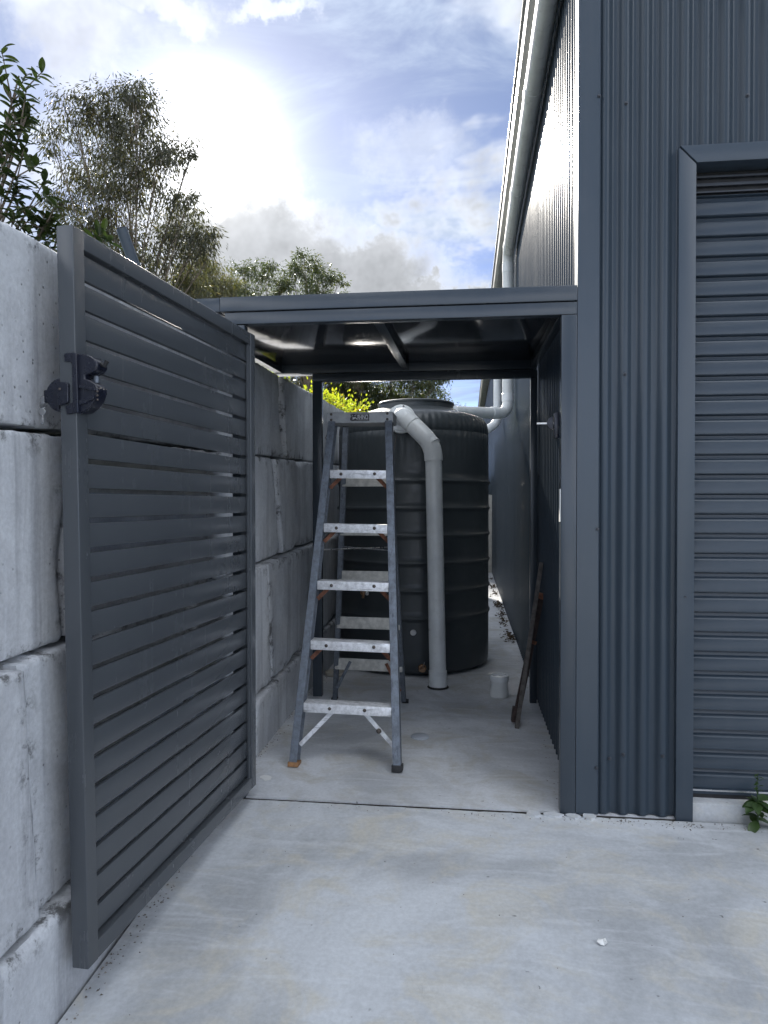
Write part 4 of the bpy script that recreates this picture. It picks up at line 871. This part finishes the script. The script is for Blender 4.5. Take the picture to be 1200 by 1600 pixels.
# near shrub with large glossy leaves at the left edge
sh = thing('broadleaf_shrub', (-2.75, 3.75, 1.95), 'dark glossy broad leaved shrub above the wall at the left edge', 'shrub')
big = leaf_mesh('leaf', 0.088, 0.034, M_SHRUB, 0.35, 0.22); m = MB(); tips = []
rs = random.Random(77)
HUB = [(-2.40, 3.60, 3.62), (-2.44, 3.62, 3.47), (-2.36, 3.6, 3.40), (-2.46, 3.62, 3.28), (-2.38, 3.58, 3.16), (-2.36, 3.66, 2.98), (-2.27, 3.70, 2.90), (-2.24, 3.74, 2.74), (-2.34, 3.74, 2.66), (-2.24, 3.62, 2.56), (-2.45, 3.66, 3.06), (-2.42, 3.60, 2.80), (-2.26, 3.6, 2.38), (-2.36, 3.55, 2.52), (-2.5, 3.6, 2.9), (-2.30, 3.58, 2.30), (-2.20, 3.7, 2.44), (-2.50, 3.66, 3.2), (-2.52, 3.6, 2.7), (-2.48, 3.6, 2.42), (-2.24, 3.72, 2.22), (-2.16, 3.78, 2.28), (-2.4, 3.7, 2.24), (-2.36, 3.78, 2.86), (-2.17, 3.7, 2.62), (-2.10, 3.8, 2.80)]
LV = []
for h in HUB:
    h = Vector(h); root = Vector((-2.75, 3.75, 1.9)); mid = lerp(root, h, 0.55) + Vector((-0.1, 0, 0.12))
    m.tube([root, mid, h], [0.018, 0.011, 0.004], 6, False)
    for j in range(4):
        tip = h + Vector((rs.uniform(-.11, .11), rs.uniform(-.10, .10), rs.uniform(-.06, .12)))
        m.tube([lerp(mid, h, 0.8), tip], [0.005, 0.0025], 5, False)
        out = (tip - lerp(mid, h, 0.8)).normalized() + Vector((0.1, 0, 0.35))
        for i in range(7):
            a = i * 2.4 + rs.random(); q = out.to_track_quat('Z', 'Y')
            dloc = q @ Vector((math.cos(a), math.sin(a), rs.uniform(0.1, 0.9)))
            LV.append((tip - out.normalized() * 0.010 * i, dloc.normalized(), rs.uniform(0.7, 1.15)))
m.build('stems', M_BARK, sh, smooth=True)
rs.shuffle(LV); LV.sort(key=lambda q: q[0].y - q[0].x * 0.1)
def orient(d): return d.to_track_quat('Y', 'Z').to_euler()
for p, d, s in LV[:300]: link('leaf', big, p, sh, orient(d)).scale = (s, s, s)
rest = MB()
for p, d, s in LV[300:]:
    q = d.to_track_quat('Y', 'Z'); rest.add([p + q @ (v.co * s) for v in big.vertices], [tuple(f.vertices) for f in big.polygons])
o = rest.build('leaves', M_SHRUB, sh, smooth=True); o['kind'] = 'stuff'
for me in (big, lm, lm2):
    at = me.attributes.new('tone', 'FLOAT', 'POINT')
at = o.data.attributes.new('tone', 'FLOAT', 'POINT')
nv = len(o.data.vertices); per = len(big.vertices)
at.data.foreach_set('value', np.repeat(np.random.default_rng(2).uniform(0, 0.99, nv // per), per).astype(np.float32)[:nv])

# leaf litter along the foot of the shed wall, and a sheet leaning far back
rg = np.random.default_rng(9); n = 360; cc_ = 6.6 + rg.gamma(2.0, 1.6, 22)
yy = rg.choice(cc_, n) + rg.normal(0, 0.09, n); xx = 0.435 - np.abs(rg.normal(0, 0.045, n)); pts = np.stack([xx, yy, np.full(n, 0.004) + rg.uniform(0, 0.02, n)], 1)
o = leaf_cloud('leaf_litter', pts, rg.normal(0, 1, (n, 3)) * np.array([1, 1, 0.15]), 0.042, 0.018, M_LITTER, None, 9, 0.2); tag(o, 'dry leaf litter along the foot of the shed wall', 'leaf litter', kind='stuff')
o = MB().bar((0.05, 13.6, 0.0), (0.30, 13.62, 1.5), 0.9, 0.012, (0, 1, 0)).build('leaning_sheet', M_FIBRO, None, bevel=0.002); tag(o, 'pale sheet leaning across the far end of the passage', 'sheet')

# grit and crumbs gathered along the joints and wall feet
rg = np.random.default_rng(55); gm = MB()
def crumb(x, y, z, r):
    v = [(x + r * a * rg.uniform(.6, 1.3), y + r * b * rg.uniform(.6, 1.3), z + r * c * rg.uniform(.5, 1)) for a, b, c in ((1, 0, .2), (-.5, .9, .2), (-.5, -.9, .2), (0.1, 0, 1.0), (0, 0, -.3))]
    gm.add(v, [(0, 1, 3), (1, 2, 3), (2, 0, 3), (1, 0, 4), (2, 1, 4), (0, 2, 4)])
for _ in range(420):
    y = rg.uniform(1.2, 5.6); x = (-1.075 if y < JY else -1.095) + abs(rg.normal(0, 0.028)); crumb(x, y, gz(y), rg.uniform(0.0015, 0.006))
for _ in range(90): x = rg.uniform(-1.0, 0.95); y = JY - 0.06 + rg.normal(0, 0.02); crumb(x, y, gz(y), rg.uniform(0.001, 0.004))
for _ in range(160): x = rg.uniform(0.4, 1.5); y = 3.05 - abs(rg.normal(0, 0.03)); crumb(x, y, gz(y), rg.uniform(0.001, 0.0045))
for _ in range(140): y = rg.uniform(3.2, 7); x = 0.44 - abs(rg.normal(0, 0.03)); crumb(x, y, 0, rg.uniform(0.0015, 0.005))
for _ in range(170): x = rg.uniform(-1, 2); y = rg.uniform(1.2, 4.8); crumb(x, y, gz(y), rg.uniform(0.001, 0.003))
o = gm.build('grit', M_GRIT, None); tag(o, 'loose grit and crumbs along the slab joints and wall feet', 'grit', kind='stuff')
